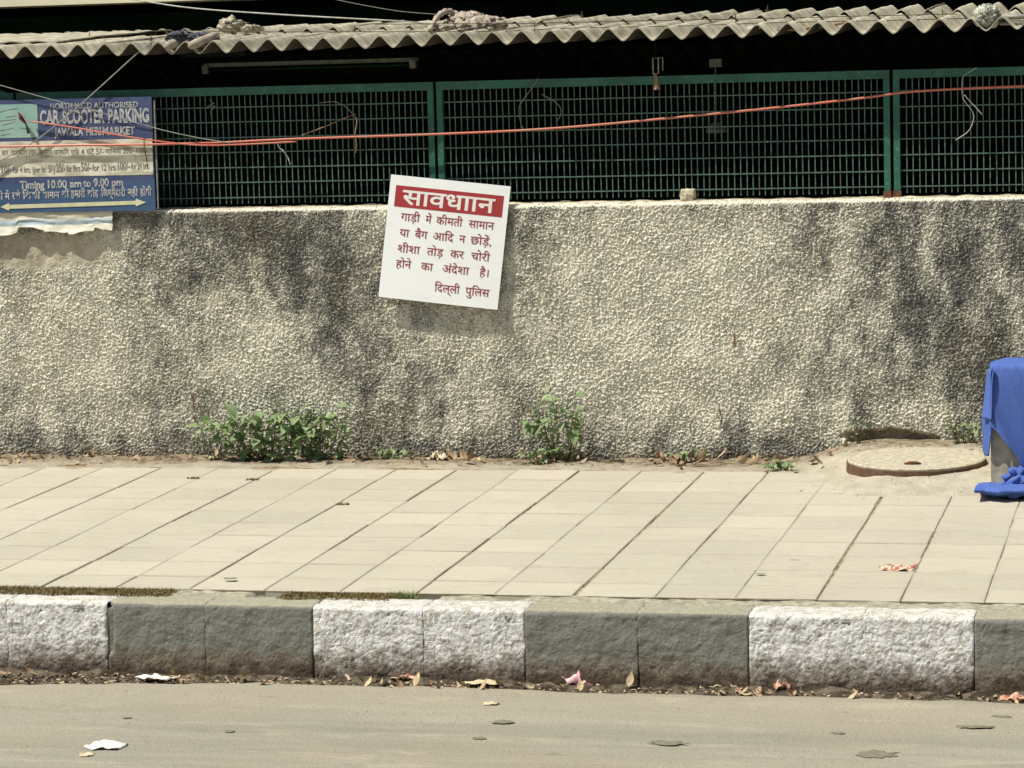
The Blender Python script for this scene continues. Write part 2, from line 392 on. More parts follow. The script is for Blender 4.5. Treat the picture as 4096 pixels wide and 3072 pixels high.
set_attr(me, 'wallside', np.clip((1-m_)+m_*sstep(13.15, 13.4, Y+.05*fbm(X*4, Y*4, 3, 4))*.9, 0, 1)*(.35+.65*sstep(13.18, 13.34, Y+.05*fbm(X*5, X*0, 3, 44))))
tag(link('verge', me, m=M_apron), kind='structure')
def zv(x, y):
    i = min(np.searchsorted(xs, x), len(xs)-1); j = min(np.searchsorted(ys, y), len(ys)-1)
    return float(max(Z[j, i], zp(y)))

# ------------------------------------------------------------------ boundary wall
YW, ZT = 13.455, 1.573
wall = empty('boundary_wall', (-3.3, 13.57, .3))
tag(wall, 'long rough cast boundary wall with grey weather stains behind the pavement', 'wall')
xs_w = np.concatenate([np.arange(-9, -6.35, .02), np.arange(-6.35, -.25, .0042), np.arange(-.25, 3, .02)])
zs_w = np.arange(.2, ZT+.001, .0042); Xw, Zw = np.meshgrid(xs_w, zs_w)
wx = Xw+.010*perlin(Xw*22, Zw*22, 3); wz = Zw+.010*perlin(Xw*22, Zw*22, 9)
n1 = perlin((wx*.85+wz*.35)*98, (wz*.95-wx*.3)*128, 1); n2 = perlin(wx*185, wz*200, 2); n3 = perlin(wx*38, wz*38, 5)
rel = (.0076*n1+.0070*n2)*(1+.45*perlin(Xw*7, Zw*7, 19))+.0020*n3+.0036*RS.rand(*Xw.shape)+.006*perlin(Xw*5, Zw*5, 7)
# smooth plaster under the torn strip at the left, hole above the manhole
def blob(cx, cz, rx, rz, p=1.):
    return np.exp(-(((Xw-cx)/rx)**2+((Zw-cz)/rz)**2)**p)
pt = lambda u, v: at(u, v, Y=YW)
sm = sstep(.40, .80, blob(pt(60,0).x, pt(0,545).z, .48, .11, 2)+.10*fbm(Xw*9, Zw*9, 3, 51))
hl = at(1925, 945, Y=YW); hole_ = sstep(.35, .8, blob(hl.x, hl.z-.01, .23, .06, 2)+.35*fbm(Xw*8, Zw*10, 4, 61)-.02)
hole_ *= (Xw > hl.x-.4)
rel = rel*(1-.8*sm)+.004*sm*fbm(Xw*10, Zw*10, 3)
rel *= (1-.5*sstep(1.53, ZT, Zw))
top_r = sstep(ZT-.022, ZT, Zw)
Yw_ = YW-rel+.012*top_r**2+.028*hole_-.006*sstep(.42, .34, Zw)*(1+perlin(Xw*6, Zw*6, 8))
me = grid_mesh('render_face', Xw, Yw_-13.57, Zw-.3)
# weathering stains: (u, v) photo position, size in metres, weight
st = .37+.17*fbm(Xw*2.1, Zw*1.5, 4, 73)+.26*fbm(Xw*6.5, Zw*2.6, 5, 75)+.20*fbm(Xw*17, Zw*11, 4, 77)
st += .16*sstep(.1, .6, perlin(Xw*9+.6*perlin(Xw*4, Zw*4, 6), Zw*.9, 79))*sstep(.8, 1.4, Zw)-.22*sstep(.15, .6, perlin(Xw*7+.5*perlin(Xw*4, Zw*4, 8), Zw*.8, 83))
Xs, Zs = Xw, Zw; Xw = Xw+.10*fbm(Xs*3.5, Zs*2.5, 4, 85); Zw = Zw+.10*fbm(Xs*3.5, Zs*2.5, 4, 87)
for u, v, rx, rz, a in [
    (480,500,.40,.16,.55),(640,560,.45,.20,.5),(770,640,.28,.30,.45),(350,600,.25,.16,.35),(300,480,.2,.1,.3),
    (900,600,.35,.35,.30),(1150,500,.12,.14,.25),(1180,620,.1,.2,.22),(700,760,.30,.15,.3),(880,860,.35,.2,.30),(1030,920,.4,.1,.2),
    (2000,560,.35,.35,.5),(2130,650,.35,.6,.5),(1790,470,.3,.08,.2),(1960,760,.3,.25,.30),(1810,620,.12,.10,.15),(1650,800,.2,.08,.12),(1390,860,.2,.1,.12),
    (300,880,.5,.12,.32),(90,930,.4,.07,.25),(20,700,.1,.25,.15),(1250,700,.1,.1,.2),(1240,560,.10,.2,.25),(1480,480,.04,.13,.3),(1700,560,.07,.2,.25),(1690,780,.2,.12,.2),(1330,900,.3,.08,.2),(60,560,.2,.06,.25),(1690,950,.5,.05,.25),(2100,830,.3,.2,.35),(10,560,.15,.1,.1),(1580,600,.35,.22,-.22),(1380,650,.3,.35,-.2),(1500,860,.5,.12,-.15),(100,760,.4,.3,-.15),
    (130,690,.30,.30,-.38),(80,800,.35,.18,-.22),(520,770,.22,.18,-.42),(450,650,.10,.10,-.2),(620,700,.12,.12,-.2),(960,760,.22,.06,-.35),
    (1370,490,.14,.18,-.75),(1420,560,.10,.2,-.4),(1490,470,.05,.14,.35),(250,470,.5,.08,.35),(700,490,.4,.12,.3),(1750,520,.12,.2,.35),(1560,760,.2,.12,-.3),(1200,880,.3,.12,.25),(330,760,.10,.2,.25),(560,640,.1,.1,.2),(1350,640,.26,.22,-.42),(1290,600,.2,.3,-.2),(1570,640,.24,.17,-.55),(1420,780,.3,.2,-.38),(1480,890,.35,.10,-.22),(1730,700,.25,.15,-.2),(1850,610,.08,.12,-.2),
    (1280,760,.2,.2,-.2),(1570,500,.25,.1,-.1)]:
    p = pt(u, v); st = st+a*(.70 if a > 0 else 1.05)*blob(p.x, p.z, rx, rz)
Xw, Zw = Xs, Zs
st = st-.10*(st-.4)
st = st-.09
st += .15*sstep(1.50, 1.56, Zw)*(1-sstep(1.555, ZT, Zw))+.40*sstep(.50, .34, Zw+.04*perlin(Xw*3, Zw*3, 14))
st = st*(1-.9*sstep(ZT-.02, ZT-.005, Zw))
set_attr(me, 'stain', np.clip(st, 0, 1.2)); set_attr(me, 'smooth_patch', sm)
set_attr(me, 'soil', np.clip(hole_*1.2+.6*sstep(.385, .345, Zw+.02*fbm(Xw*8, Zw*8, 3, 12)), 0, 1))
link('render_face', me, wall, M_wall)
xs_c = np.arange(-9, 3, .02); tt = np.linspace(0, 1, 9); Xc, T = np.meshgrid(xs_c, tt)
me = grid_mesh('coping', Xc, (YW+.012+.235*T)-13.57, ZT-.001+.004*np.sin(T*3.14)+.006*fbm(Xc*9, T*2, 4, 81)*sstep(0, .15, T)-.3)
link('coping', me, wall, M_cap)
mb = MB(); mb.box((-9, .09, -.3), (3, .14, ZT-.31)); mb.build('core', M_cap, wall, (3.3, 0, 0))
for ch in wall.children:
    if ch.name.startswith(('render', 'coping')): ch.location = (3.3, 0, 0)

# ------------------------------------------------------------------ mesh panels on the wall
YM = 13.57
barv = MB(); barv.box((-.0023, -.0022, -.27), (.0023, .0022, .27)); barv_m = mesh('vertical_bar', barv.v, barv.f); barv_m.materials.append(M_bar)
def panel(xa, xb, label, vis=True):
    t = empty('mesh_panel', (xa, YM, 1.60)); tag(t, label, 'fence panel', 'green steel mesh panels along the wall top')
    W_ = xb-xa
    m = MB(); m.box((0, -.02, .533), (W_, .02, .573)); m.build('top_rail', M_green, t)
    for x in (0, W_-.03):
        m = MB(); m.box((x, -.018, -.02), (x+.03, .018, .533)); m.build('stile', M_green, t)
    hb = MB(); hb.box((.03, -.0068, -.0027), (W_-.03, -.0025, .0027)); hm = mesh('horizontal_bar', hb.v, hb.f); hm.materials.append(M_bar)
    for k in range(7):
        o = link('horizontal_bar', hm, t); o.location = (0, 0, .473-.0748*k+RS.uniform(-.0015, .0015)); o.rotation_euler = (0, RS.uniform(-.0006, .0006), 0)
    n = int(round((W_-.06)/.0297))
    for k in range(1, n):
        o = link('vertical_bar', barv_m, t); o.location = (.03+(W_-.06)*k/n+RS.uniform(-.0012, .0012), .0004*k % .0003, .263)
        o.rotation_euler = (RS.uniform(-.004, .004), RS.normal(0, .0035), 0)
        if RS.rand() < .03: o.rotation_euler[1] += RS.uniform(-.02, .02)
    for x in (0, W_-.03):
        m = MB(); m.box((x-.004, -.024, -.028), (x+.034, .024, .004)); m.build('rusty_foot', M_rust, t)
    return t
P = [-7.99, -5.80, -3.600, -1.376, .82, 2.9]
lab = ['green mesh panel out past the left end of the parking sign', 'green mesh panel between the parking sign and the white notice',
       'green mesh panel in the middle, right of the white notice', 'green mesh panel at the far right over the blue cloth', 'green mesh panel out past the right end']
for k in range(5): panel(P[k]+.012, P[k+1]-.004, lab[k])

# ------------------------------------------------------------------ shed with corrugated roof
M_under = simple('shade_toned_sheet_underside', (.085, .075, .06), (.05, .045, .035), 12, .95, .3)  # underside colour darkened to put the shade below the roof into it
shed = empty('shed', (-3.3, 15, .3)); tag(shed, 'low shed behind the wall with corrugated cement roof', 'shed')
def cz(x, y, ridge=15.4, s=.048): return 2.377+s*(min(y, ridge)-13.39)-(.22*(y-ridge) if y > ridge else 0)
PIT = .1418
def sheet(name, xa, n, y0, y1, lift, amp=.0295, label=None, sag=0, tw=0, flat=0):
    nx = n*14+1; ny = max(3, int((y1-y0)/.05)); U, V = np.meshgrid(np.linspace(0, n, nx), np.linspace(0, 1, ny))
    XX = xa+U*PIT; YY = y0+(y1-y0)*V
    w_ = np.arcsin(.93*np.cos(2*np.pi*U))/math.asin(.93); w_ = .55*w_+.45*np.cos(2*np.pi*U)
    ZZ = np.vectorize(cz)(XX, YY)+lift+amp*w_*(1-flat)+tw*(U/n-.5)+.004*fbm(XX*2, YY*2, 3, int(xa*10) % 50)-.002
    YY = YY+.006*fbm(XX*6, V*0, 3, 5)*(1-V)
    n_, m_ = XX.shape
    top = np.stack([XX, YY, ZZ], -1).reshape(-1, 3); bot = top.copy(); bot[:, 2] -= .0065
    idx = np.arange(n_*m_).reshape(n_, m_); N = n_*m_
    f = [tuple(q) for q in np.stack([idx[:-1,:-1], idx[:-1,1:], idx[1:,1:], idx[1:,:-1]], -1).reshape(-1, 4)]
    f += [(a+N, d+N, c+N, b+N) for a, b, c, d in f]
    for a, b in zip(idx[0, :-1], idx[0, 1:]): f.append((a, a+N, b+N, b))
    for a, b in zip(idx[-1, :-1], idx[-1, 1:]): f.append((b, b+N, a+N, a))
    for a, b in zip(idx[:-1, 0], idx[1:, 0]): f.append((b, b+N, a+N, a))
    for a, b in zip(idx[:-1, -1], idx[1:, -1]): f.append((a, a+N, b+N, b))
    me = mesh(name, np.concatenate([top, bot])-np.array([-3.3, 15, .3]), [tuple(int(i) for i in q) for q in f]); me.shade_smooth()
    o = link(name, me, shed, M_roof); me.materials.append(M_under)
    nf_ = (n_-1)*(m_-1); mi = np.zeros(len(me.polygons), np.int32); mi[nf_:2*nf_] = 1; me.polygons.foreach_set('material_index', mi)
    try: me.set_sharp_from_angle(angle=math.radians(50))
    except Exception: pass
    if label: o['label'] = label
    return o
# crest phase: troughs seen at photo x 1915/4096 -> X=-3.327
xt = -3.327
x = xt+PIT/2-7*PIT*4
k = 0
while x < 2.2:
    sheet('corrugated_sheet', x, 7, 13.39+RS.uniform(-.012, .012), 14.72, .0015*(k % 2)+RS.uniform(-.001, .002), tw=.004)
    if not (x < -5.7):
        sheet('corrugated_sheet', x, 7, 14.45+RS.uniform(-.05, .05), 15.4, .020+.0015*(k % 2), tw=.006)
    sheet('corrugated_sheet', x, 7, 15.36, 17.6, .016+.0015*(k % 2), tw=.002)
    x += 7*PIT; k += 1
sheet('flat_sheet', -8.6, 21, 13.80, 15.5, .040, amp=.003, label='smooth cream patched sheet at the left end of the roof')
m = MB()
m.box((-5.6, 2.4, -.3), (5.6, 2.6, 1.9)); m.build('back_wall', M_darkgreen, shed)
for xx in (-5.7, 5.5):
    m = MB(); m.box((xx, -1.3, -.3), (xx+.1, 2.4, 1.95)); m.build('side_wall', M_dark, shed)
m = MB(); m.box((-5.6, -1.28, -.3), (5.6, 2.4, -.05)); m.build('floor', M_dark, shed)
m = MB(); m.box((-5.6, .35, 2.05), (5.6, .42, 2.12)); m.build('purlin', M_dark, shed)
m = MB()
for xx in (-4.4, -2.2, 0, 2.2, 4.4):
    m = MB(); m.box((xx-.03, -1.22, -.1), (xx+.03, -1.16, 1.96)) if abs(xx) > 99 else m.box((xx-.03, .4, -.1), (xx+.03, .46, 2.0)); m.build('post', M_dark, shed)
# hanging dark arch (old tyre shape) is not told apart in the gloom

# far building with a deep shaded ground floor
fb = empty('far_building', (-3, 18, 0)); tag(fb, 'cream building behind the shed with a deep dark open floor under its edge slab', 'building')
m = MB(); m.box((-26, 0, 2.76), (26, .35, 3.5)); m.build('edge_slab', M_cream, fb)
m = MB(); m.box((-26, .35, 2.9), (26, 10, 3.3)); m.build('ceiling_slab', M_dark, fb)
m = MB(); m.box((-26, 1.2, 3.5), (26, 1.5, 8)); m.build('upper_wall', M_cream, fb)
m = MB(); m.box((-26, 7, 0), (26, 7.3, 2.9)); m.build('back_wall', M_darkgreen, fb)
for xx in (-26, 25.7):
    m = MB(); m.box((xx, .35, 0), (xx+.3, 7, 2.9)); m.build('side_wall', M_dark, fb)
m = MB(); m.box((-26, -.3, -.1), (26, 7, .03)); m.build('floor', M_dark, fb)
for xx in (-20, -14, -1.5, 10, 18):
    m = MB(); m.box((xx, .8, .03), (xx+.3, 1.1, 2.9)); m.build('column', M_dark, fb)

# ------------------------------------------------------------------ lettering
def text_verts(body, bold=0):
    c = bpy.data.curves.new('txt', 'FONT'); c.body = body; c.resolution_u = 3; c.offset = bold
    o = bpy.data.objects.new('txt', c); COL.objects.link(o)
    dg = bpy.context.evaluated_depsgraph_get(); me = bpy.data.meshes.new_from_object(o.evaluated_get(dg))
    v = np.array([p.co[:2] for p in me.vertices]) if len(me.vertices) else np.zeros((0, 2))
    f = [tuple(p.vertices) for p in me.polygons]
    bpy.data.objects.remove(o); bpy.data.curves.remove(c); bpy.data.meshes.remove(me)
    return v, f
def words(name, items, frame, m, parent, off=.0012):
    """items: (text, x0, x1, ybase, yheight_scale, bold); frame(x, y) -> local point"""
    for body, x0, x1, yb, sc, bold in items:
        mb = MB()
        v, f = text_verts(body, bold)
        if len(v) == 0: continue
        a, b = v[:, 0].min(), v[:, 0].max()
        vx = x0+(v[:, 0]-a)/(b-a)*(x1-x0); vy = yb+v[:, 1]*sc
        mb.add([frame(p, q, off) for p, q in zip(vx, vy)], f)
        mb.build(name, m, parent)

# the white notice
C = {k: at(u/K, v/K, Y=y) for k, u, v, y in (('TL', 1565, 698, 13.435), ('TR', 2042, 745, 13.438), ('BR', 1990, 1240, 13.412), ('BL', 1513, 1186, 13.397))}
org = C['TL']; ex = (C['TR']-C['TL']+C['BR']-C['BL'])/2; ey = (C['TL']-C['BL']+C['TR']-C['BR'])/2
ctr = (C['TL']+C['TR']+C['BR']+C['BL'])/4; nrm = ex.cross(ey).normalized()   # faces the camera (-Y)
def fr(u, v, off):
    "u to the right 0..1, v up from the bottom 0..1"
    return ctr+ex*(u-.5)+ey*(v-.5)+nrm*off
notice = empty('notice_board', ctr); tag(notice, 'tilted white warning notice with a red band hanging on the wall', 'notice')
frl = lambda u, v, off: tuple(fr(u, v, off)-ctr)
m = MB()
nb = 6
def bpt(u, v, off):
    bow = .004*math.sin(math.pi*u)
    return frl(u, v, off+bow)
for side, off in ((0, 0.), (1, -.003)):
    for a in range(nb+1):
        m.v += [bpt(a/nb, 0, off), bpt(a/nb, 1, off)]
N = 2*(nb+1)
for a in range(nb):
    m.f += [(2*a, 2*a+2, 2*a+3, 2*a+1), (N+2*a, N+2*a+1, N+2*a+3, N+2*a+2), (2*a, N+2*a, N+2*a+2, 2*a+2), (2*a+1, 2*a+3, N+2*a+3, N+2*a+1)]
m.f += [(0, 1, N+1, N), (2*nb, N+2*nb, N+2*nb+1, 2*nb+1)]
m.build('board', M_white, notice)
bf = lambda u, v, off: bpt(u, v, off)
m = MB(); q = []
for a in range(nb+1):
    u = .052+(.955-.052)*a/nb; m.v += [bf(u, .745, .0009), bf(u, .918, .0009)]
m.f = [(2*a, 2*a+2, 2*a+3, 2*a+1) for a in range(nb)]
m.build('red_band', M_red, notice)
def un(x, y):   # zoomed-photo px of the notice -> board u, v
    v = .5; u = .5
    for _ in range(6):
        u = (x-230+140*v)/1275; v = (y-100-130*u)/1313
    return u, 1-v
words('heading', [('सावधाान', .115, .89, .772, .178, .017)], bf, M_wl, notice, .0018)
lines = [
 (.303, [('गाड़ी', 340, 545), ('में', 605, 670), ('कीमती', 720, 1000), ('सामान', 1065, 1335)]),
 (.432, [('या', 325, 430), ('बैग', 490, 625), ('आिद', 685, 905), ('न', 965, 1030), ('छोड़ें,', 1085, 1305)]),
 (.560, [('शीशा', 305, 545), ('तोड़', 620, 795), ('कर', 870, 1015), ('चोरी', 1090, 1290)]),
 (.685, [('होने', 285, 450), ('का', 555, 685), ('अंदेशा', 785, 1070), ('है।', 1180, 1275)]),
 (.846, [('िदल्ली', 700, 970), ('पुिलस', 1030, 1285)])]
for v, ws in lines:
    it = [(t, (x0-230+140*v)/1275, (x1-230+140*v)/1275, 1-v-.060, .094, .005) for t, x0, x1 in ws]
    words('lettering', it, bf, M_maroon, notice, .0012)
m = MB(); m.tube([frl(.3, .97, -.004), frl(.3, 1.0, -.03), (ctr.x*0+frl(.3, 1, 0)[0], 13.57-ctr.y-.01, frl(.3, 1, 0)[2]-.005)], .0015, 5)
m.build('hanging_wire', M_metal, notice)

# the parking sign
M_blue = NT('faded_blue_print', .6, .3); _n = M_blue
_c = _n.mix(_n.rng(_n.noise(6, 5, .65), .4, .62), (.050, .068, .150), (.062, .092, .185)); _c = _n.mix(_n.rng(_n.noise(30, 5, .7, _n.scaled((1, 1, .4))), .55, .72, 0, .5), _c, (.18, .21, .28))
_c = _n.mix(_n.rng(_n.sep(2), 1.74, 1.70), _c, _n.mix(.5, _c, (.035, .11, .22)))
_n.col(_c); M_blue = _n.m
M_band = NT('aged_cream_print', .7, .2); _n = M_band
_c = _n.mix(_n.rng(_n.noise(9, 5, .6, _n.scaled((1, 1, 3))), .42, .6), (.70, .68, .56), (.46, .44, .34)); _c = _n.mix(_n.rng(_n.noise(50, 4), .55, .7, 0, .4), _c, (.3, .29, .22)); _n.col(_c); M_band = _n.m
M_teal = simple('pale_teal_print', (.24, .42, .38), (.30, .46, .40), 12, .6, 0)
M_dkp = simple('dark_faded_print', (.13, .13, .12), (.25, .24, .2), 60, .7, 0)
M_yel = simple('pale_yellow_print', (.66, .65, .42), (.55, .54, .36), 20, .6, 0)
M_pale = simple('worn_white_print', (.50, .50, .48), (.26, .28, .33), 55, .6, 0)
YS = 13.425
s0 = at(0, 208, Y=YS); s1 = at(330, 208, Y=YS); SX0, SX1 = -6.12, -5.016; SZ1 = 2.137; SZ0 = 1.572
sign = empty('parking_sign', ((SX0+SX1)/2, YS, SZ0)); tag(sign, 'faded blue and white car scooter parking board on the wall top', 'sign')
SO = Vector(((SX0+SX1)/2, YS, SZ0))
m = MB(); m.box((SX0, YS, SZ0), (SX1, YS+.012, SZ1)); m.v = [tuple(Vector(p)-SO) for p in m.v]; m.build('board', M_blue, sign)
def sp(u, v): # 1713-px zoom of the sign -> X, Z
    p = at((u/2.6766)/K, (v/2.6758+340)/K, Y=YS); return p.x, p.z
def sfr(x, z, off): return (x-SO.x, -off, z-SO.z)
def rect(name, mt, a, b, off, jag=0):
    m = MB(); m.add([sfr(a[0], a[1], off), sfr(b[0], a[1], off), sfr(b[0], b[1], off), sfr(a[0], b[1], off)], [(0, 1, 2, 3)]); return m.build(name, mt, sign)
zb1 = sp(820, 590)[1]; zb0 = sp(820, 975)[1]
rect('cream_band', M_band, (SX0+.001, zb0), (SX1-.004, zb1), .0012)
rect('teal_square', M_teal, (SX0+.05, sp(200, 565)[1]), (sp(405, 380)[0], sp(200, 205)[1]), .0012)
m = MB()
for (u0, v0, u1, v1) in [(0, 290, 100, 262), (100, 262, 200, 250), (0, 385, 170, 368), (30, 430, 160, 395), (0, 490, 150, 460), (60, 345, 180, 330), (220, 460, 330, 470), (10, 540, 120, 520)]:
    a = sp(u0, v0); b = sp(u1, v1)
    m.add([sfr(a[0], a[1]-.002, .002), sfr(b[0], b[1]-.001, .002), sfr(b[0], b[1]+.001, .002), sfr(a[0], a[1]+.002, .002)], [(0, 1, 2, 3)])
m.build('emblem_strokes', M_dkp, sign)
sc = .001
def line(name, items, mt, bold=.015, off=.002):
    its = []
    for body, u0, u1, vb, hpx in items:
        a = sp(u0, vb); b = sp(u1, vb); h = abs(sp(u0, vb)[1]-sp(u0, vb-hpx)[1])
        its.append((body, a[0], b[0], (a[1]+b[1])/2-.0, h, bold))
    return words(name, its, sfr, mt, sign, off)
line('lettering', [('NORTH M.C.D', 540, 985, 253, 88), ('AUTHORISED', 1005, 1480, 243, 88)], M_pale, .018)
line('lettering', [('CAR', 432, 640, 414, 205), ('SCOOTER', 670, 1125, 407, 205), ('PARKING', 1160, 1600, 397, 205)], M_pale, .04)
line('lettering', [('JAWALA', 585, 895, 540, 118), ('HERI', 925, 1085, 535, 118), ('MARKET', 1100, 1450, 530, 118)], M_pale, .035)
line('lettering', [('कार', 20, 90, 752, 80), ('पार्किंग', 120, 290, 750, 80), ('10/-', 310, 400, 748, 90), ('स्कूटर', 420, 560, 748, 80), ('पार्किंग', 580, 740, 746, 80), ('प्रित', 760, 850, 745, 80), ('4 घंटे', 870, 1010, 742, 85), ('5/-', 1030, 1110, 740, 90), ('मािसक', 1130, 1300, 736, 80), ('200/-', 1320, 1440, 732, 90), ('1000/-', 1460, 1590, 728, 90)], M_dkp, .01)
line('lettering', [('10/-', 20, 130, 940, 110), ('for 4 hrs.', 140, 330, 938, 95), ('(per hr.', 350, 500, 935, 95), ('5/-)', 520, 590, 932, 105), ('25/-', 605, 700, 928, 125), ('for 9hrs', 715, 860, 925, 100), ('50/-', 870, 980, 920, 125), ('for 12 hrs.', 990, 1250, 915, 95), ('100/-', 1265, 1395, 905, 120), ('for 24 hrs.', 1405, 1600, 900, 100)], M_dkp, .02)
line('lettering', [('Timing', 215, 480, 1108, 118), ('10.00', 515, 720, 1100, 118), ('am', 750, 875, 1092, 110), ('to', 895, 975, 1088, 112), ('9.00', 1005, 1170, 1083, 118), ('pm', 1200, 1320, 1078, 110)], M_pale, .035)
line('lettering', [('की', -60, 35, 1228, 112), ('में', 55, 110, 1225, 112), ('रखे', 130, 220, 1222, 112), ('िकसी', 245, 435, 1218, 112), ('सामान', 460, 640, 1210, 105), ('की', 665, 740, 1205, 112), ('हमारी', 760, 915, 1200, 112), ('कोई', 940, 1055, 1196, 112), ('िजम्मेदारी', 1085, 1345, 1190, 112), ('नही', 1370, 1480, 1184, 112), ('होगी', 1505, 1625, 1180, 112)], M_pale, .03)
m = MB()
a = sp(5, 1305); b = sp(100, 1262); c = sp(100, 1345); d = sp(1455, 1215); e = sp(1455, 1300); f_ = sp(1565, 1255)
t0 = sp(100, 1282); t1 = sp(100, 1325); t2 = sp(1455, 1238); t3 = sp(1455, 1280)
m.add([sfr(*p, .0022) for p in (a, c, b)], [(0, 1, 2)]); m.add([sfr(*p, .0022) for p in (t1, t3, t2, t0)], [(0, 1, 2, 3)]); m.add([sfr(*p, .0022) for p in (e, f_, d)], [(0, 1, 2)])
m.build('double_arrow', M_yel, sign)
xv = SX1+.012
m = MB(); m.box((xv-SO.x, -.004, .01), (xv+.006-SO.x, .002, .545)); m.build('edge_strip', M_metal, sign)

# torn banner strip under the sign
M_ban = NT('torn_banner', .7, .2); _n = M_ban
_z = _n.math('ADD', _n.sep(2), _n.math('MULTIPLY', _n.math('SUBTRACT', _n.noise(8, 4), .5), .03))
_c = _n.mix(_n.rng(_z, 1.545, 1.525), (.62, .58, .46), (.34, .43, .48)); _c = _n.mix(_n.rng(_z, 1.512, 1.505), _c, (.68, .66, .55))
_c = _n.mix(_n.rng(_n.noise(35, 5, .7), .5, .7, 0, .6), _c, (.42, .38, .27)); _n.col(_c); _n.bump(_n.noise(30, 4), .5, .006); M_ban = _n.m
xe = at(247, 480, Y=YW).x
ux = np.linspace(-6.5, xe, 150); vv = np.linspace(0, 1, 14); XX, V = np.meshgrid(ux, vv)
low = 1.492-.012*sstep(0, .5, np.sin(XX*19)*.5+.5)-.012*fbm(XX*4, XX*0, 3, 91)-.010*(np.floor(XX*7.3) % 3)
ZZ = 1.578+(low-1.578)*V
YY = 13.435-.006*V-.010*np.maximum(0, V-.65)*3*(1+perlin(XX*12, V*2, 3))-.006*fbm(XX*7, V*4, 3, 93)-.009*sstep(.42, .5, V)*(1-sstep(.5, .6, V))
me = grid_mesh('torn_banner', XX+5.8, YY-13.44, ZZ-1.5)
o = link('torn_banner', me, None, M_ban, (-5.8, 13.44, 1.5)); tag(o, 'torn pale banner strip pasted over the wall top below the parking sign', 'banner')

# ------------------------------------------------------------------ cables
M_redc = NT('red_rubber_cable', .35, .5); M_redc.col(M_redc.mix(M_redc.rng(M_redc.noise(25, 4, .6, M_redc.scaled((.4, 1, 1))), .35, .7), (.52, .12, .075), (.42, .17, .11))); M_redc = M_redc.m
M_gry = simple('grey_cable', (.30, .31, .27), (.22, .22, .19), 30, .6, 0)
M_whc = simple('pale_cable', (.55, .55, .50), (.4, .4, .36), 30, .6, 0)
M_blk = simple('black_plastic', (.02, .022, .03), (.03, .03, .035), 30, .5, 0)
def cable(name, pts, r, mt, label, cat='cable', n=7, seg=8, parent=None, group=None):
    P_ = spline([at(u, v, Y=y) for u, v, y in pts], seg); c0 = P_[0].copy()
    m = MB(); m.tube([p-c0 for p in P_], r, n); o = m.build(name, mt, parent, c0, True)
    if label: tag(o, label, cat, group)
    return o
cable('cable', [(-260, 322, 13.36), (0, 317, 13.40), (150, 314, 13.402), (330, 312, 13.405), (400, 310, 13.43), (480, 308, 13.46), (640, 300, 13.48), (940, 290, 13.50), (1200, 277, 13.50), (1500, 250, 13.50), (1700, 230, 13.50), (1870, 211, 13.50), (1960, 199, 13.50), (2090, 191, 13.50), (2212, 186, 13.49), (2600, 168, 13.47)], .0058, M_redc, 'thick red cable sagging in front of the mesh across the whole width')
cable('cable', [(66, 262, 13.408), (150, 274, 13.405), (300, 299, 13.405), (420, 313, 13.43), (520, 312, 13.455), (640, 306, 13.47)], .0042, M_redc, 'thinner red cable running from the parking sign emblem down to join the thick one')
cable('cable', [(-60, 168, 13.40), (0, 184, 13.405), (100, 212, 13.408), (200, 238, 13.41), (340, 278, 13.42), (430, 298, 13.43), (500, 309, 13.45)], .0022, M_gry, 'thin grey wire crossing the sign from upper left to the red cable')
cable('cable', [(332, 88, 13.43), (300, 112, 13.41), (185, 216, 13.405), (85, 298, 13.405), (0, 347, 13.405), (-120, 400, 13.38)], .0030, M_gry, 'grey wire slanting down left from the roof edge across the sign')
cable('cable', [(140, -22, 13.5), (300, 1, 13.5), (420, 18, 13.5), (600, 31, 13.5), (760, 40, 13.5), (870, 46, 13.55), (930, 52, 13.7)], .0034, M_whc, 'pale cable coming down from top left onto the roof')
cable('cable', [(700, -6, 13.9), (790, 12, 13.9), (870, 25, 13.9), (960, 32, 13.9)], .0014, M_gry, 'very thin dark wire above the roof left of the cloth bundle')
o = cable('cable', [(311, 298, 13.40), (312, 318, 13.40), (317, 345, 13.405), (318, 362, 13.41)], .0022, M_blk, 'short dark tie wire hanging on the red cable at the sign edge')
# clip on the emblem
clip = empty('cable_clip', at(47, 262, Y=13.40)); tag(clip, 'dark red and black cable clip tied over the teal emblem', 'clip')
c0 = clip.location
m = MB(); m.tube([at(40, 243, Y=13.4)-c0, at(45, 254, Y=13.395)-c0, at(55, 266, Y=13.395)-c0], .010, 6, [.3, 1.2, .6]); m.build('red_cap', simple('dark_red_plastic', (.12, .01, .02), None, 20, .5, 0), clip)
m = MB(); m.tube([at(56, 266, Y=13.4)-c0, at(58, 276, Y=13.395)-c0, at(62, 288, Y=13.395)-c0], .007, 6, [.5, .8, 1.3]); m.build('black_tail', M_blk, clip)
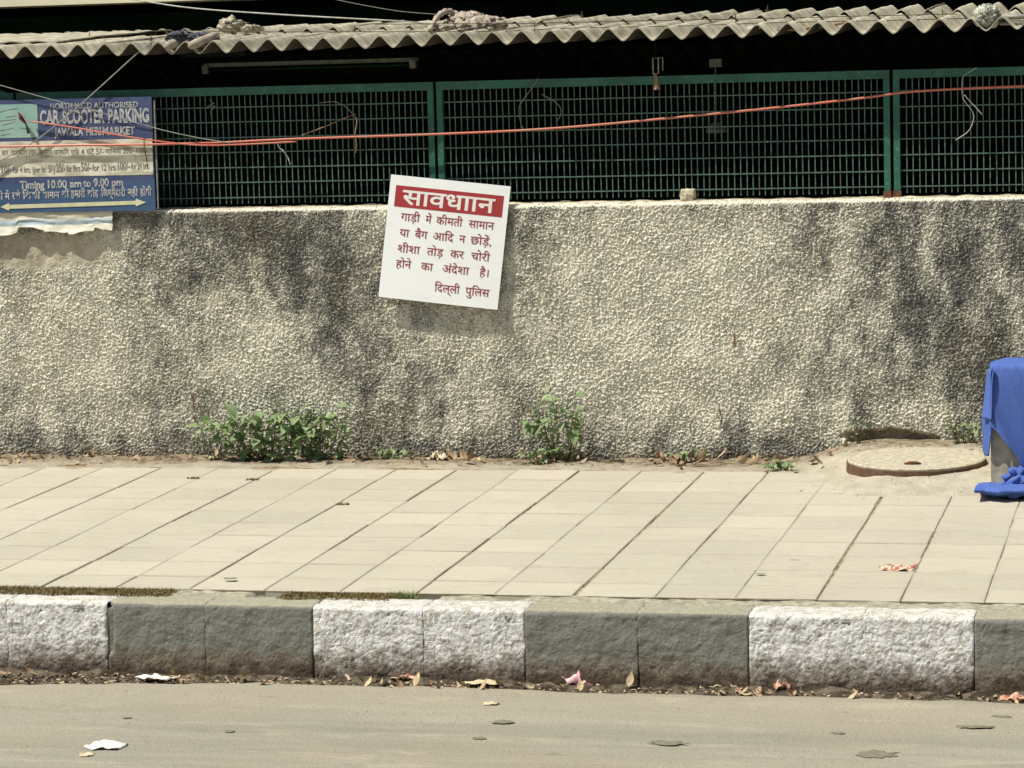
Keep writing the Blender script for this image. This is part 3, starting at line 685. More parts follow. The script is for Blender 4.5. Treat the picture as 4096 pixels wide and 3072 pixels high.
# stray wires and strips caught in the mesh
st_l = [
 ('pale bent strip dangling from the red cable left of the centre post', [(598, 308, 13.48), (604, 320, 13.50), (612, 326, 13.50), (622, 340, 13.50), (627, 356, 13.50)], .0030, M_whc),
 ('thin dry twig lying against the mesh below the left half of the tube light', [(652, 292, 13.52), (700, 274, 13.53), (745, 255, 13.54), (768, 246, 13.54)], .0028, M_rag),
 ('brownish ribbon tied to the red cable left of the centre post', [(765, 249, 13.5), (771, 262, 13.5), (767, 290, 13.49), (770, 310, 13.49), (768, 330, 13.5)], .0035, M_rag),
 ('thin wire arching over the brown ribbon', [(690, 222, 13.53), (722, 220, 13.52), (748, 232, 13.52), (770, 256, 13.52)], .0014, M_gry),
 ('fine wire hanging from the top rail right of the white notice', [(1163, 168, 13.54), (1143, 198, 13.53), (1122, 230, 13.53), (1124, 262, 13.53), (1130, 280, 13.53)], .0015, M_gry),
 ('fine wire curling down beside the middle of the red cable', [(1170, 203, 13.53), (1205, 225, 13.53), (1212, 245, 13.53), (1203, 262, 13.53)], .0016, M_gry),
 ('thin grey wire hooked over the right top rail and curling to the left', [(2110, 146, 13.54), (2090, 158, 13.53), (2080, 166, 13.5), (2078, 195, 13.48), (2082, 216, 13.48), (2100, 240, 13.5), (2103, 258, 13.5), (2092, 283, 13.5), (2064, 303, 13.5)], .0020, M_whc),
 ('short broken wire end beside the right hooked wire', [(2083, 205, 13.45), (2098, 222, 13.46), (2108, 232, 13.46), (2122, 248, 13.46)], .0018, M_whc),
]
for l_, p_, r_, m_2 in st_l: cable('loose_wire', p_, r_, m_2, l_, 'wire', 5, 5)
# twine scrap in mesh near sign
m = MB(); c0 = at(455, 232, Y=13.54)
m.tube([at(452, 215, Y=13.54)-c0, at(462, 223, Y=13.53)-c0, at(446, 231, Y=13.535)-c0, at(464, 229, Y=13.53)-c0, at(456, 240, Y=13.53)-c0, at(458, 262, Y=13.54)-c0], .0035, 5, [.4, 1, .8, 1, .9, .7])
tag(m.build('twine_scrap', M_tube, None, c0), 'grey scrap of knotted twine caught in the mesh right of the parking sign', 'twine')

# ------------------------------------------------------------------ things under and on the roof
tl = empty('tube_light', at(671, 141, Y=14.05)); tag(tl, 'long unlit tube light fitting in the gloom under the roof', 'lamp')
a = at(440, 145, Y=14.05)-tl.location; b = at(902, 137, Y=14.05)-tl.location
m = MB(); m.box((a.x, 0, .004), (b.x, .035, .024)); m.build('batten', M_tube, tl)
m = MB(); m.tube([(a.x+.03, -.012, -.012), (b.x-.03, -.012, -.012)], .006, 8); m.build('tube', M_darkgreen, tl, smooth=True)
for xx in (a.x, b.x-.035):
    m = MB(); m.box((xx, -.03, -.03), (xx+.03, .0, .012)); m.build('end_holder', M_metal if xx > 0 else M_tube, tl)
def bracket(u, v, Y, sc_, mt, label):
    o = empty('hanging_bracket', at(u, v, Y=Y)); tag(o, label, 'bracket')
    w_ = .026*sc_; h = .075*sc_
    m = MB(); m.tube([(-w_/2, 0, -h), (-w_/2, 0, 0), (w_/2, 0, .002), (w_/2, 0, -h*.95), (-w_/2, 0, -h)], .0035*sc_, 5); m.build('frame', mt, o)
    m = MB(); m.tube([(w_/2, 0, .002), (w_*1.1, .03, .004), (w_*1.1, .03, -h*.8)], .003*sc_, 5); m.build('side_arm', mt, o)
    m = MB(); m.box((-.006, .0, .0), (.006, .006, 2.33-(o.location.z))); m.build('hanger', M_dark, o)
    return o
br = bracket(1416, 126, 13.46, 1., M_metal, 'small metal bracket hanging below the eave with a brown rag tied under it')
m = MB(); m.tube([(0, 0, -.072), (-.004, -.004, -.085), (.0, -.002, -.10), (.002, 0, -.125), (.004, 0, -.148)], .012, 8, [.35, .95, .6, 1.0, 1.35])
for q in range(len(m.v)): m.v[q] = (m.v[q][0]+RS.uniform(-.0025, .0025), m.v[q][1]+RS.uniform(-.0025, .0025), m.v[q][2])
m.build('rag', M_rag, br)
b2 = empty('hanging_lamp', at(1545, 132, Y=14.1)); tag(b2, 'dim hanging lamp with a round shade seen through the mesh under the roof', 'lamp')
m = MB(); m.box((-.03, 0, -.03), (.03, .03, .01)); m.build('rose', M_tube, b2)
m = MB(); m.tube([(0, 0, -.03), (0, 0, -.31)], .003, 5); m.build('cord', M_tube, b2)
m = MB(); m.tube([(0, 0, -.30), (0, 0, -.315), (0, 0, -.34), (0, 0, -.355)], .055, 12, [.3, .6, 1, .95]); m.build('shade', M_tube, b2)

rodr = .0022
M_rod = simple('dark_tarnished_wire', (.09, .075, .04), (.06, .05, .03), 60, .8, 0)
lad = empty('wire_ladder', at(1200, 62, Y=13.62)); tag(lad, 'long rusty two wire ladder lying along the roof edge', 'wire')
c0 = lad.location
def rod(pts, r, name='rod', mt=None):
    P_ = spline([at(u/K, v/K, Y=13.60)-c0 for u, v in pts], 5); m = MB(); m.tube(P_, r, 5); m.build(name, mt or M_rod, lad)
rod([(770, 123), (1100, 128), (1366, 127), (1700, 127), (2000, 125), (2300, 112), (2732, 104), (3060, 92), (3500, 83), (3850, 74), (4200, 66)], rodr)
rod([(1500, 97), (1800, 95), (2100, 94), (2300, 89), (2732, 80), (3060, 74), (3500, 63), (3830, 56)], rodr)
for u, v0, v1 in ((1640, 96, 128), (2138, 84, 124), (2942, 58, 104), (3769, 38, 82), (3400, 66, 86)):
    rod([(u, v0), (u+1, (v0+v1)/2), (u, v1)], .0024, 'tie')
bl = [(325, 62, 95), (95/1.0, 47, 60), (2325/K, 42, 72), (3065/K, 22, 45), (203, 99/K, 120/K), (3833/K, -2, 20)]
boltm = MB(); boltm.tube([(0, 0, -.04), (.001, 0, .01), (.002, 0, .030)], .0030, 6, [1, 1, .6]); boltm.tube([(0, 0, .0), (0, 0, .006)], .011, 8); bm = mesh('roof_bolt', boltm.v, boltm.f); bm.materials.append(M_rod)
for u, w2, lb in ((325, 13.6, 'rusty hook bolt standing on the roof just left of the dark cloth roll'), (192, 14.4, 'small bolt on the smooth patched sheet at the roof left end'), (1257, 15.1, 'bolt on the roof crest right of the cloth bundle'), (1658, 15.1, 'bolt on the roof crest left of the pale plastic ball'), (765, 14.2, 'bolt on the roof between the pale crumple and the cloth bundle')):
    p = at(u, 60, Y=w2); o = link('roof_bolt', bm); o.location = (p.x, w2, cz(p.x, w2)+.03+(.015 if w2 > 14.5 else 0)); tag(o, lb, 'bolt', 'bolts on the corrugated roof')

def lumpy(name, c, rx, ry, rz, mt, amp=.25, fr_=3, seed=1, label=None, cat=None, n=24, flat=0, parent=None, ridge=False):
    th, ph = np.meshgrid(np.linspace(0, 2*np.pi, n*2), np.linspace(0, np.pi, n))
    x_ = np.sin(ph)*np.cos(th); y_ = np.sin(ph)*np.sin(th); z_ = np.cos(ph)
    q = perlin(x_*fr_+z_*1.7, y_*fr_+z_*fr_, seed)+.5*perlin(x_*fr_*2.3-z_*2, y_*fr_*2.3+z_*fr_*2, seed+5)
    if ridge: q = .5-np.abs(q)*2
    r_ = 1+amp*q
    me = grid_mesh(name, x_*r_*rx, y_*r_*ry, np.maximum(z_*r_, -flat if flat else -9)*rz)
    o = link(name, me, parent, mt, c)
    if label: tag(o, label, cat)
    return o
M_cloth = simple('dusty_beige_cloth', (.40, .35, .28), (.27, .23, .19), 25, .95, .5, .006)
M_dcloth = simple('dark_blue_grey_cloth', (.09, .095, .115), (.055, .055, .065), 25, .95, .5, .006)
cb = empty('cloth_bundle', at(1000, 62, Y=13.85)); tag(cb, 'dusty beige cloth bundle with a looped end heaped on the roof', 'cloth')
c0 = cb.location
P_ = spline([at(u, v, Y=y)-c0 for u, v, y in ((928, 66, 13.75), (936, 50, 13.8), (950, 32, 13.85), (966, 24, 13.9), (985, 30, 13.95), (1003, 45, 13.9), (1022, 58, 13.85))], 5)
m = MB(); m.tube(P_, .014, 8, [.7]+[1+.25*math.sin(i*2.1) for i in range(len(P_)-2)]+[1.0]); m.build('loop', M_cloth, cb, smooth=True)
lumpy('fold', at(1010, 52, Y=13.95)-c0, .11, .09, .055, M_cloth, .5, 3, 3, parent=cb, ridge=True)
lumpy('fold', at(1045, 58, Y=13.88)-c0, .11, .08, .05, M_cloth, .45, 3, 9, parent=cb, ridge=True)
lumpy('fold', at(985, 62, Y=13.85)-c0, .10, .07, .028, M_cloth, .5, 4, 14, parent=cb)
dr = empty('cloth_roll', at(420, 82, Y=13.5)); tag(dr, 'dark blue grey cloth rolled with two pale rolls over the roof edge at left', 'cloth'); c0 = dr.location
lumpy('wrap', at(392, 82, Y=13.5)-c0, .07, .08, .033, M_dcloth, .4, 3, 21, parent=dr, ridge=True)
lumpy('wrap', at(432, 84, Y=13.5)-c0, .09, .08, .030, M_dcloth, .4, 3, 25, parent=dr, ridge=True)
for a_, b_ in (((358, 102), (395, 84)), ((408, 101), (470, 74))):
    p, q = at(*a_, Y=13.36)-c0, at(*b_, Y=13.5)-c0
    m = MB(); m.tube([p, p+(q-p)*.08, p+(q-p)*.3, p+(q-p)*.7, q], .024, 10, [.4, .85, 1, .9, .6]); m.build('pale_roll', M_cloth, dr, smooth=True)
lumpy('crumpled_paper', at(500, 55, Y=14.3), .065, .05, .035, simple('pale_crumple', (.5, .46, .36), (.3, .27, .2), 40, .9, .6, .01), .6, 3, 31, 'small pale crumpled lump on the roof left of the cloth bundle', 'rubbish')
lumpy('crumpled_paper', at(545, 62, Y=14.2), .05, .04, .018, bpy.data.materials['pale_crumple'], .6, 3, 34, 'flat pale crumpled scrap beside the small lump on the roof', 'rubbish')
pb = empty('plastic_ball', at(2132, 36, Y=13.44)); tag(pb, 'pale wrinkled plastic bag ball on the roof at the right end', 'bag')
lumpy('bag', (0, 0, 0), .060, .06, .054, simple('pale_plastic_film', (.52, .54, .44), (.34, .36, .29), 30, .3, .8, .02, spec=.6), .32, 3.4, 41, parent=pb, n=30, ridge=True)
rp = empty('pipe_bundle', at(2190, 42, Y=13.60)); tag(rp, 'two grey pipes lying on the roof at the right edge', 'pipe'); c0 = rp.location
for v0, v1 in ((38, 36), (50, 49)):
    m = MB(); m.tube([at(2160, v0, Y=13.56)-c0, at(2212, v1, Y=13.60)-c0, at(2500, v1-14, Y=13.72)-c0], .011, 8); m.build('pipe', M_metal, rp, smooth=True)
m = MB(); c0 = at(1700, 60, Y=13.7)
m.tube([at(1665, 66, Y=13.7)-c0, at(1740, 62, Y=13.72)-c0, at(1800, 54, Y=13.78)-c0, at(1828, 48, Y=13.8)-c0], .009, 6, [.5, 1, .9, .5])
tag(m.build('stick', M_rag, None, c0), 'brown stick lying across the roof crests left of the plastic ball', 'stick')
m = MB(); c0 = at(1632, 59, Y=13.66); m.box((-.04, -.01, -.006), (.04, .02, .008)); tag(m.build('white_strip', M_wl, None, c0), 'short bright white strip lying on the roof at the stick end', 'strip')
for u_, v_, dark in ((1860, 118, 0), (1500, 150, 1)):
    pass
# small squared stub of mortar on the wall top
o = lumpy('stone', at(1486, 423, Y=13.53), .040, .036, .040, M_cap, .12, 2.6, 51, 'small cream stone sitting on top of the wall right of the notice', 'stone')

for v_ in o.data.vertices:      # square it off
    c_ = v_.co; k_ = max(abs(c_.x)/.040, abs(c_.y)/.036, abs(c_.z)/.040); l_ = math.sqrt((c_.x/.040)**2+(c_.y/.036)**2+(c_.z/.040)**2)
    f_ = (l_/max(k_, 1e-6))**.75; v_.co = (c_.x*f_*.9+.12*c_.z*(c_.z > 0), c_.y*f_*.9, c_.z*f_*.85)

# ------------------------------------------------------------------ manhole cover, stone block, blue cloth
mh = empty('manhole_cover', (-1.222, 12.99, .385)); tag(mh, 'round concrete manhole cover set in the cement mound', 'manhole cover')
def disc(r0, r1, z0, z1, n=72, tilt=.030):
    m = MB(); V = []
    for k in range(n):
        a_ = 2*math.pi*k/n; j = 1+.004*math.sin(a_*5+1)+.003*math.sin(a_*13)
        for r, z in ((r0*.985, z0), (r0, z0), (r0, z0+(z1-z0)*.3), (r1, z1-.004), (r1-.006, z1), (0.03, z1+.001)):
            V.append((r*j*math.cos(a_), r*j*math.sin(a_), z))
    Fc = [];
    for k in range(n):
        for q in range(5): Fc.append((k*6+q, ((k+1) % n)*6+q, ((k+1) % n)*6+q+1, k*6+q+1))
    V.append((0, 0, z1+.001)); c_ = len(V)-1
    for k in range(n): Fc.append((k*6+5, ((k+1) % n)*6+5, c_))
    m.add(V, Fc); return m
m = disc(.308, .312, -.03, .024); o = m.build('lid', simple('cover_concrete', (.50, .46, .35), (.34, .31, .235), 45, .9, .9, .006), mh); o.rotation_euler = (.034, 0, 0)
m = disc(.319, .317, -.045, .015); o = m.build('rim', simple('rusty_brown_rim', (.13, .075, .045), (.08, .05, .03), 40, .9, .5), mh); o.rotation_euler = (.034, 0, 0)
m = MB(); m.tube([(-.035, -.19, .028), (-.01, -.193, .0315), (.02, -.192, .0315), (.04, -.188, .028)], .008, 6, [.5, 1, 1, .5]); o = m.build('lifting_bar', M_rust, mh)
o.rotation_euler = (.034, 0, 0)

blk = empty('stone_block', (-.62, 12.72, .33)); tag(blk, 'weathered concrete block standing under the blue cloth', 'stone block')
xs_ = (-.855, -.50); M_blk2 = simple('weathered_concrete', (.46, .41, .29), (.34, .30, .21), 18, .9, .6, .006)
bx0 = at(2140.5, 1000, Y=12.6).x
V = []
for (dx_, dy_) in ((0, 0), (.4, 0), (.4, .3), (0, .3)):
    for z_ in (0, .02, .505, .53): 
        ins = .012 if z_ in (0, .53) else 0
        V.append((bx0+.62+dx_+(ins if dx_ == 0 else -ins), -.12+dy_+(ins if dy_ == 0 else -ins), z_))
Fc = []
for k in range(4):
    for q in range(3): Fc.append((k*4+q, ((k+1) % 4)*4+q, ((k+1) % 4)*4+q+1, k*4+q+1))
Fc += [(3, 7, 11, 15), (12, 8, 4, 0)]
m = MB(); m.add(V, Fc); m.build('block', M_blk2, blk)
m = MB(); m.box((bx0+.62+.02, -.10, -.06), (bx0+.62+.36, .14, -.002)); m.build('plinth', M_apron, blk)

M_bc = NT('blue_cotton', .9, .15); _n = M_bc
_n.col(_n.mix(_n.rng(_n.noise(120, 4, .75), .35, .65), (.062, .112, .34), (.080, .14, .41))); _n.bump(_n.noise(260, 3, .7), .4, .002); _n.bump(_n.noise(14, 4, .6, _n.scaled((1.5, 1, .6))), .5, .008)
M_bc = _n.m
cl = empty('blue_cloth', (-.70, 12.62, .86)); tag(cl, 'bright blue cloth draped over the stone block at the right edge', 'cloth')
def drape(name, profile_cols, nu=40, nv=50, seed=0, amp=.012, th=.004):
    "profile_cols: list of columns, each a list of points; smooth interpolation both ways"
    cols = [spline(c, 6) for c in profile_cols]; n_ = min(len(c) for c in cols)
    arr = np.array([[list(c[int(round(i*(len(c)-1)/(n_-1)))]) for i in range(n_)] for c in cols])  # ncol, n, 3
    # resample across
    t = np.linspace(0, len(cols)-1, nu); out = np.zeros((nu, n_, 3))
    for i, q in enumerate(t):
        k_ = min(int(q), len(cols)-2); f = q-k_; f = f*f*(3-2*f) if False else f; out[i] = arr[k_]*(1-f)+arr[k_+1]*f
    V_ = np.linspace(0, 1, nv); o2 = np.zeros((nu, nv, 3))
    for i in range(nu):
        for k_ in range(3): o2[i, :, k_] = np.interp(V_, np.linspace(0, 1, n_), out[i, :, k_])
    XX, ZZ = o2[..., 0], o2[..., 2]
    q_ = perlin(XX*9+ZZ*4.0+7.3, ZZ*1.1+.37, seed); f = .6-2.6*np.abs(q_)+.35*perlin(XX*21+ZZ*8+1.7, ZZ*2+.31, seed+3)
    o2[..., 1] -= amp*f+amp*.5
    o2 -= np.array(cl.location)
    me = grid_mesh(name, o2[..., 0].T, o2[..., 1].T, o2[..., 2].T)
    o = link(name, me, cl, M_bc); md = o.modifiers.new('thickness', 'SOLIDIFY'); md.thickness = th; md.offset = 0
    return o
A = lambda u, v, y: at(u, v, Y=y)
front = []
for u, bot in ((2139, 921), (2148, 927), (2162, 942), (2180, 964), (2196, 984), (2207, 1010), (2216, 1048), (2250, 1060), (2300, 1062)):
    top = 797+(2140-u)*-.02
    yb = 12.565
    front.append([Vector((A(u, top, 12.6).x+.05, 12.92, .872)), Vector((A(u, top, 12.6).x+.01, 12.70, .879)), Vector((A(u, top, 12.6).x, 12.60, .876)), A(u, top+10, 12.572), A(u-.5, top+(bot-top)*.45, 12.560), A(u, top+(bot-top)*.8, 12.555), A(u, bot, 12.548)])
drape('front_drape', front, 110, 100, 5, .009)
side = []
for k, (u, bot, yy) in enumerate(((2141, 925, 12.565), (2136, 985, 12.60), (2128, 984, 12.66), (2123, 970, 12.72), (2124, 940, 12.80))):
    side.append([A(2146-k*.6, 797, yy+.02), A(2141-k*2, 803, yy), A((2141+u)/2-k*1.2, 850, yy-.005), A(u-1, 900, yy-.01), A(u, 940, yy-.01), A(u, bot, yy-.01)])
drape('side_drape', side, 30, 40, 9, .006)
# short flap standing out at the left
fl = []
for k, (u, yy) in enumerate(((2142, 12.555), (2136, 12.575), (2128, 12.60), (2120, 12.64))):
    fl.append([A(2147-k*1.5, 799, yy), A(2144-k*3.5, 825, yy-.004), A((2144*.35+u*.65), 865, yy-.012), A(u, 908-k*2, yy-.02)])
drape('side_flap', fl, 24, 30, 19, .005)
# heap on the ground
hp = []
for k, (u, v) in enumerate(((2106, 1052), (2130, 1049), (2160, 1052), (2190, 1050), (2230, 1050), (2300, 1052))):
    z_ = .335
    hp.append([at(u+10, v-8, Z=z_+.01)+Vector((0, 0, 0)), at(u+5, v-4, Z=z_+.02+.012*(k > 0)), at(u, v+2, Z=z_+.030), at(u-2, v+12, Z=z_+.018), at(u+(14 if k == 0 else 0), v+(12 if k == 0 else 22), Z=z_-.018)])
drape('ground_fold', hp, 60, 30, 29, .012)
def roll(pts, r, seed):
    P_ = spline([at(u, v, Y=y)-cl.location for u, v, y in pts], 8); R = random.Random(seed); m = MB()
    tp = [max(.25, math.sin(math.pi*(i+.6)/(len(P_)+.4))**.5)*(1+.28*math.sin(i*.9+seed)+R.uniform(-.06, .06)) for i in range(len(P_))]
    m.tube(P_, r, 14, tp)
    m.v = [(x+.006*math.sin(z*140+x*60+seed), y, z+.004*math.sin(x*110+seed)) for x, y, z in m.v]
    m.build('fold', M_bc, cl, smooth=True)
roll([(2168, 1046, 12.50), (2176, 1030, 12.50), (2192, 1020, 12.50), (2212, 1018, 12.50), (2240, 1024, 12.5), (2290, 1036, 12.5)], .021, 1)
roll([(2172, 1052, 12.46), (2190, 1038, 12.45), (2210, 1036, 12.45), (2230, 1044, 12.45), (2280, 1050, 12.45)], .018, 4)
roll([(2140, 1056, 12.44), (2162, 1050, 12.43), (2188, 1054, 12.42), (2220, 1058, 12.42), (2290, 1060, 12.42)], .014, 7)
roll([(2118, 1058, 12.41), (2140, 1062, 12.38), (2170, 1066, 12.36), (2212, 1068, 12.36), (2280, 1070, 12.36)], .016, 9)

# ------------------------------------------------------------------ plants
def leaf_mesh(name, L, W_, mt, fold=.25, droop=.25, heart=True):
    pr = [(0, .10), (.08, .62), (.28, 1.), (.55, .78), (.8, .38), (1, 0)] if heart else [(0, .15), (.25, .8), (.5, 1), (.75, .65), (1, 0)]
    V = []; Fc = []
    for t, w_ in pr:
        z_ = -droop*L*t*t
        V += [(t*L, -w_*W_/2, z_+fold*w_*W_/2), (t*L, 0, z_), (t*L, w_*W_/2, z_+fold*w_*W_/2)]
    for k in range(len(pr)-1):
        a_ = 3*k; Fc += [(a_, a_+3, a_+4, a_+1), (a_+1, a_+4, a_+5, a_+2)]
    me = mesh(name, V, Fc, True); me.materials.append(mt); return me
def mat_leaf(name, c1, c2):
    n = NT(name, .6, .35); c = n.mix(n.rand(), c1, c2); c = n.mix(n.rng(n.noise(60, 3), .55, .7, 0, .4), c, tuple(q*.6 for q in c1)); n.col(c)
    tr = n.t.nodes.new('ShaderNodeBsdfTranslucent'); n.L(c, tr.inputs[0]); mx = n.t.nodes.new('ShaderNodeMixShader'); mx.inputs[0].default_value = .25
    out = n.t.nodes['Material Output']; n.L(n.b.outputs[0], mx.inputs[1]); n.L(tr.outputs[0], mx.inputs[2]); n.L(mx.outputs[0], out.inputs[0]); return n.m
M_leaf = mat_leaf('weed_leaf', (.16, .24, .095), (.30, .40, .20)); M_stem = simple('weed_stem', (.12, .13, .06), (.16, .09, .06), 40, .8, 0)
M_spike = simple('reddish_seed_spike', (.20, .08, .06), (.13, .06, .04), 60, .9, 0)
leafs = [leaf_mesh('leaf', .062, .052, M_leaf, .3, .3), leaf_mesh('leaf', .050, .042, M_leaf, .2, .15), leaf_mesh('leaf', .030, .022, M_leaf, .35, .4), leaf_mesh('leaf', .022, .017, M_leaf, .2, .1)]
def weed(base, w_, h, nst, nl, label, cat='plant', spikes=3, seed=0, group=None, lean=0, depth=.12, small=0, bias=0):
    R = random.Random(seed); t = empty('weed', base); tag(t, label, cat, group)
    for s_ in range(nst):
        f = (s_+.5)/nst-.5+R.uniform(-.08, .08); hh = h*(R.uniform(.6, 1.)*(1-.9*f*f*1.6))
        tip = Vector((f*w_+lean*hh, -R.uniform(.0, depth), hh)); b_ = Vector((f*w_*.35, -R.uniform(0, .02), 0))
        mid = b_.lerp(tip, .5)+Vector((R.uniform(-.02, .02), -.01, .02))
        P_ = spline([b_, mid, tip], 5); m = MB(); m.tube(P_, .0026, 4, .4); m.build('stem', M_stem, t)
        if s_ < spikes:
            e = tip+Vector((R.uniform(-.03, .03), R.uniform(-.01, .01), R.uniform(.03, .06)))
            m = MB(); m.tube([tip, (tip+e)/2, e], .0032, 5, [.6, 1.1, .4]); m.build('seed_spike', M_spike, t)
        per = max(2, nl//nst)
        for k in range(per):
            q = (k+.6)/per; q = q**.8; p = P_[min(int(q*(len(P_)-1)), len(P_)-1)]
            an = R.uniform(0, 2*math.pi); an = an if R.random() < .4 else -math.pi/2+R.uniform(-1.5, 1.5)
            lm = leafs[min(3, int(R.random()**.9*(3.2)))+0] if not small else leafs[R.choice((2, 3))]
            o = link('leaf', lm, t); off = R.uniform(.0, .02)
            o.location = p+Vector((math.cos(an)*off, math.sin(an)*off, R.uniform(-.006, .006)))
            o.rotation_euler = (R.uniform(-.5, .5), R.uniform(-.35, .85), an); sc_ = R.uniform(.75, 1.2); o.scale = (sc_,)*3
    return t
def wb(u, Yp=13.40):
    p = at(u, 990, Y=Yp); return Vector((p.x, Yp, zv(p.x, Yp)-.005))
weed(wb(572, 13.36), .62, .38, 24, 260, 'big leafy green weed growing at the wall foot on the left', spikes=5, seed=3, depth=.16)
weed(wb(690, 13.37), .40, .33, 15, 150, 'paler smaller weed growing against the right side of the big left weed', spikes=2, seed=5, depth=.12, small=0)
weed(wb(470, 13.38), .20, .20, 6, 40, 'straggly thin weed at the left side of the big leafy weed', spikes=1, seed=8, depth=.06, small=1)
weed(wb(1212, 13.37), .34, .44, 14, 125, 'tall leafy weed growing at the wall foot below the notice', spikes=3, seed=12, depth=.14)
weed(wb(1165, 13.30), .16, .09, 6, 36, 'low weed with small leaves in front of the tall weed below the notice', spikes=0, seed=14, depth=.06, small=1)
weed(wb(850, 13.39), .22, .07, 8, 50, 'low dull green weed clump between the two large weeds', spikes=0, seed=17, depth=.04, small=1)
weed(wb(1485, 13.38), .20, .075, 8, 44, 'small dark weed with orange dry leaves at the wall foot right of centre', spikes=0, seed=21, depth=.05, small=1)
weed(wb(2082, 13.38), .22, .13, 8, 46, 'small green weed between the manhole cover and the blue cloth', spikes=0, seed=23, depth=.05, small=1)
p = at(1855, 945, Y=13.40); weed(Vector((p.x, 13.40, zv(p.x, 13.4)-.003)), .06, .13, 4, 16, 'thin single weed by the broken hole in the wall', spikes=0, seed=25, depth=.03, small=1)
p = at(1688, 1012, Z=.33); weed(Vector((p.x, p.y, zv(p.x, p.y))), .17, .045, 9, 60, 'flat pale green ground weed on the pavement edge left of the manhole', spikes=0, seed=27, depth=.10, small=1)
for u, v, hh, sd, lb in ((1588, 745, .12, 1, 'small reddish dry sprig on the wall right of centre'), (1555, 905, .12, 2, 'thin reddish dry sprig low on the wall above the small dark weed'), (420, 870, .10, 3, 'thin reddish dry sprig on the wall just left of the big leafy weed')):
    p = at(u, v, Y=13.44); sp_ = empty('dry_sprig', p); tag(sp_, lb, 'sprig')
    R = random.Random(sd); m = MB(); m.tube(spline([(0, 0, -hh/2), (R.uniform(-.01, .01), -.006, 0), (0, -.002, hh/2)], 4), .0018, 4); m.build('stem', M_spike, sp_)
    m = MB()
    for k in range(7):
        z_ = -.01+hh/2*k/7; m.tube([(0, -.004, z_), (R.uniform(-.014, .014), -.012, z_+.012)], .0030, 4, .5)
    m.build('seed_head', M_spike, sp_)

# moss on the kerb back and grass tuft
M_moss = NT('dry_moss', .95, .1); M_moss.col(M_moss.mix(M_moss.rng(M_moss.noise(60, 4), .4, .62), (.17, .17, .07), (.20, .11, .05))); M_moss = M_moss.m
def blades(name, pts, hmin, hmax, mt, n, spread, label=None, cat=None, kind=None, seed=0, wd=.002):
    R = random.Random(seed); m = MB()
    for _ in range(n):
        p = R.choice(pts) if not callable(pts) else pts(R)
        x_, y_, z_ = p; x_ += R.uniform(-spread, spread); y_ += R.uniform(-spread*.4, spread*.4); h = R.uniform(hmin, hmax)
        an = R.uniform(0, 6.28); dx_, dy_ = math.cos(an)*wd, math.sin(an)*wd; lx, ly = R.uniform(-.8, .8)*h, R.uniform(-.8, .8)*h
        m.add([(x_-dx_, y_-dy_, z_), (x_+dx_, y_+dy_, z_), (x_+dx_*.8+lx*.4, y_+dy_*.8+ly*.4, z_+h*.6), (x_-dx_*.8+lx*.4, y_-dy_*.8+ly*.4, z_+h*.6), (x_+lx, y_+ly, z_+h*.9)], [(0, 1, 2, 3), (3, 2, 4)])
    o = m.build(name, mt)
    if label or kind: tag(o, label, cat, kind=kind)
    return o
def mpts(u0, u1):
    a_ = at(u0, 1275, Z=.25).x; b_ = at(u1, 1275, Z=.25).x
    return lambda R: (a_+(b_-a_)*R.random(), 10.085+R.uniform(-.075, .065), .250)
blades('moss', mpts(-60, 400), .010, .030, M_moss, 6500, .004, 'dry brown green moss strip behind the kerb at the left', 'moss', 'stuff', 2)
blades('moss', mpts(640, 880), .008, .024, M_moss, 3600, .004, 'dry brown moss strip behind the kerb below the pavement middle', 'moss', 'stuff', 3)
M_grass = simple('fresh_grass', (.16, .21, .07), (.22, .24, .10), 40, .8, 0)
p = at(895, 1280, Z=.25); blades('grass_tuft', [(p.x, 10.10, .245)], .02, .05, M_grass, 160, .05, 'small green grass tuft growing behind the white kerb stones', 'grass tuft', None, 4, .0016)
for u, v, s_ in ((418, 1035, 1), (545, 1038, 2), (740, 1085, 3)):
    p = at(u, v, Z=zp(12.7)); blades('grass_tuft', [(p.x, p.y, zp(p.y))], .006, .016, M_moss, 60, .03, ['tiny dry tuft in a paving joint left of the big weed', 'tiny dry tuft in the paving joint below the big weed', 'tiny dark tuft in a paving joint in the middle'][s_-1], 'grass tuft', None, 10+s_)

# ------------------------------------------------------------------ litter
def mat_dry(name, cols):
    n = NT(name, .85, .2); r = n.rand(); c = n.mix(n.rng(r, 0, .5), cols[0], cols[1]); c = n.mix(n.rng(r, .55, 1), c, cols[2]); c = n.mix(n.rng(n.noise(90, 3), .5, .7, 0, .5), c, tuple(q*.45 for q in cols[1])); n.col(c); return n.m
M_dry = mat_dry('dry_leaf', [(.52, .42, .25), (.30, .20, .12), (.42, .34, .23)])
dl = [leaf_mesh('dry_leaf', .042, .022, M_dry, .9, .5, False), leaf_mesh('dry_leaf', .055, .024, M_dry, -.7, -.4, False), leaf_mesh('dry_leaf', .032, .020, M_dry, 1.2, .8, False), leaf_mesh('dry_leaf', .048, .030, M_dry, .5, -.9, False)]
def zone(x_, gut):
    if gut:
        for lim, t_ in ((-4.35, 'left of the long white paper'), (-3.95, 'beside the long white paper'), (-3.15, 'under the left grey kerb pair'), (-2.35, 'under the middle white kerb pair'), (-1.95, 'beside the pink wrapper'), (-1.53, 'right of the pink wrapper'), (-.75, 'under the right white kerb pair')):
            if x_ < lim: return t_
        return 'at the right edge'
    for lim, t_ in ((-5.1, 'below the parking sign'), (-4.75, 'left of the big weed'), (-4.05, 'by the big weed'), (-3.4, 'below the notice'), (-2.9, 'by the tall weed'), (-2.35, 'between tall and dark weeds'), (-1.9, 'by the small dark weed')):
        if x_ < lim: return t_
    return 'near the manhole'
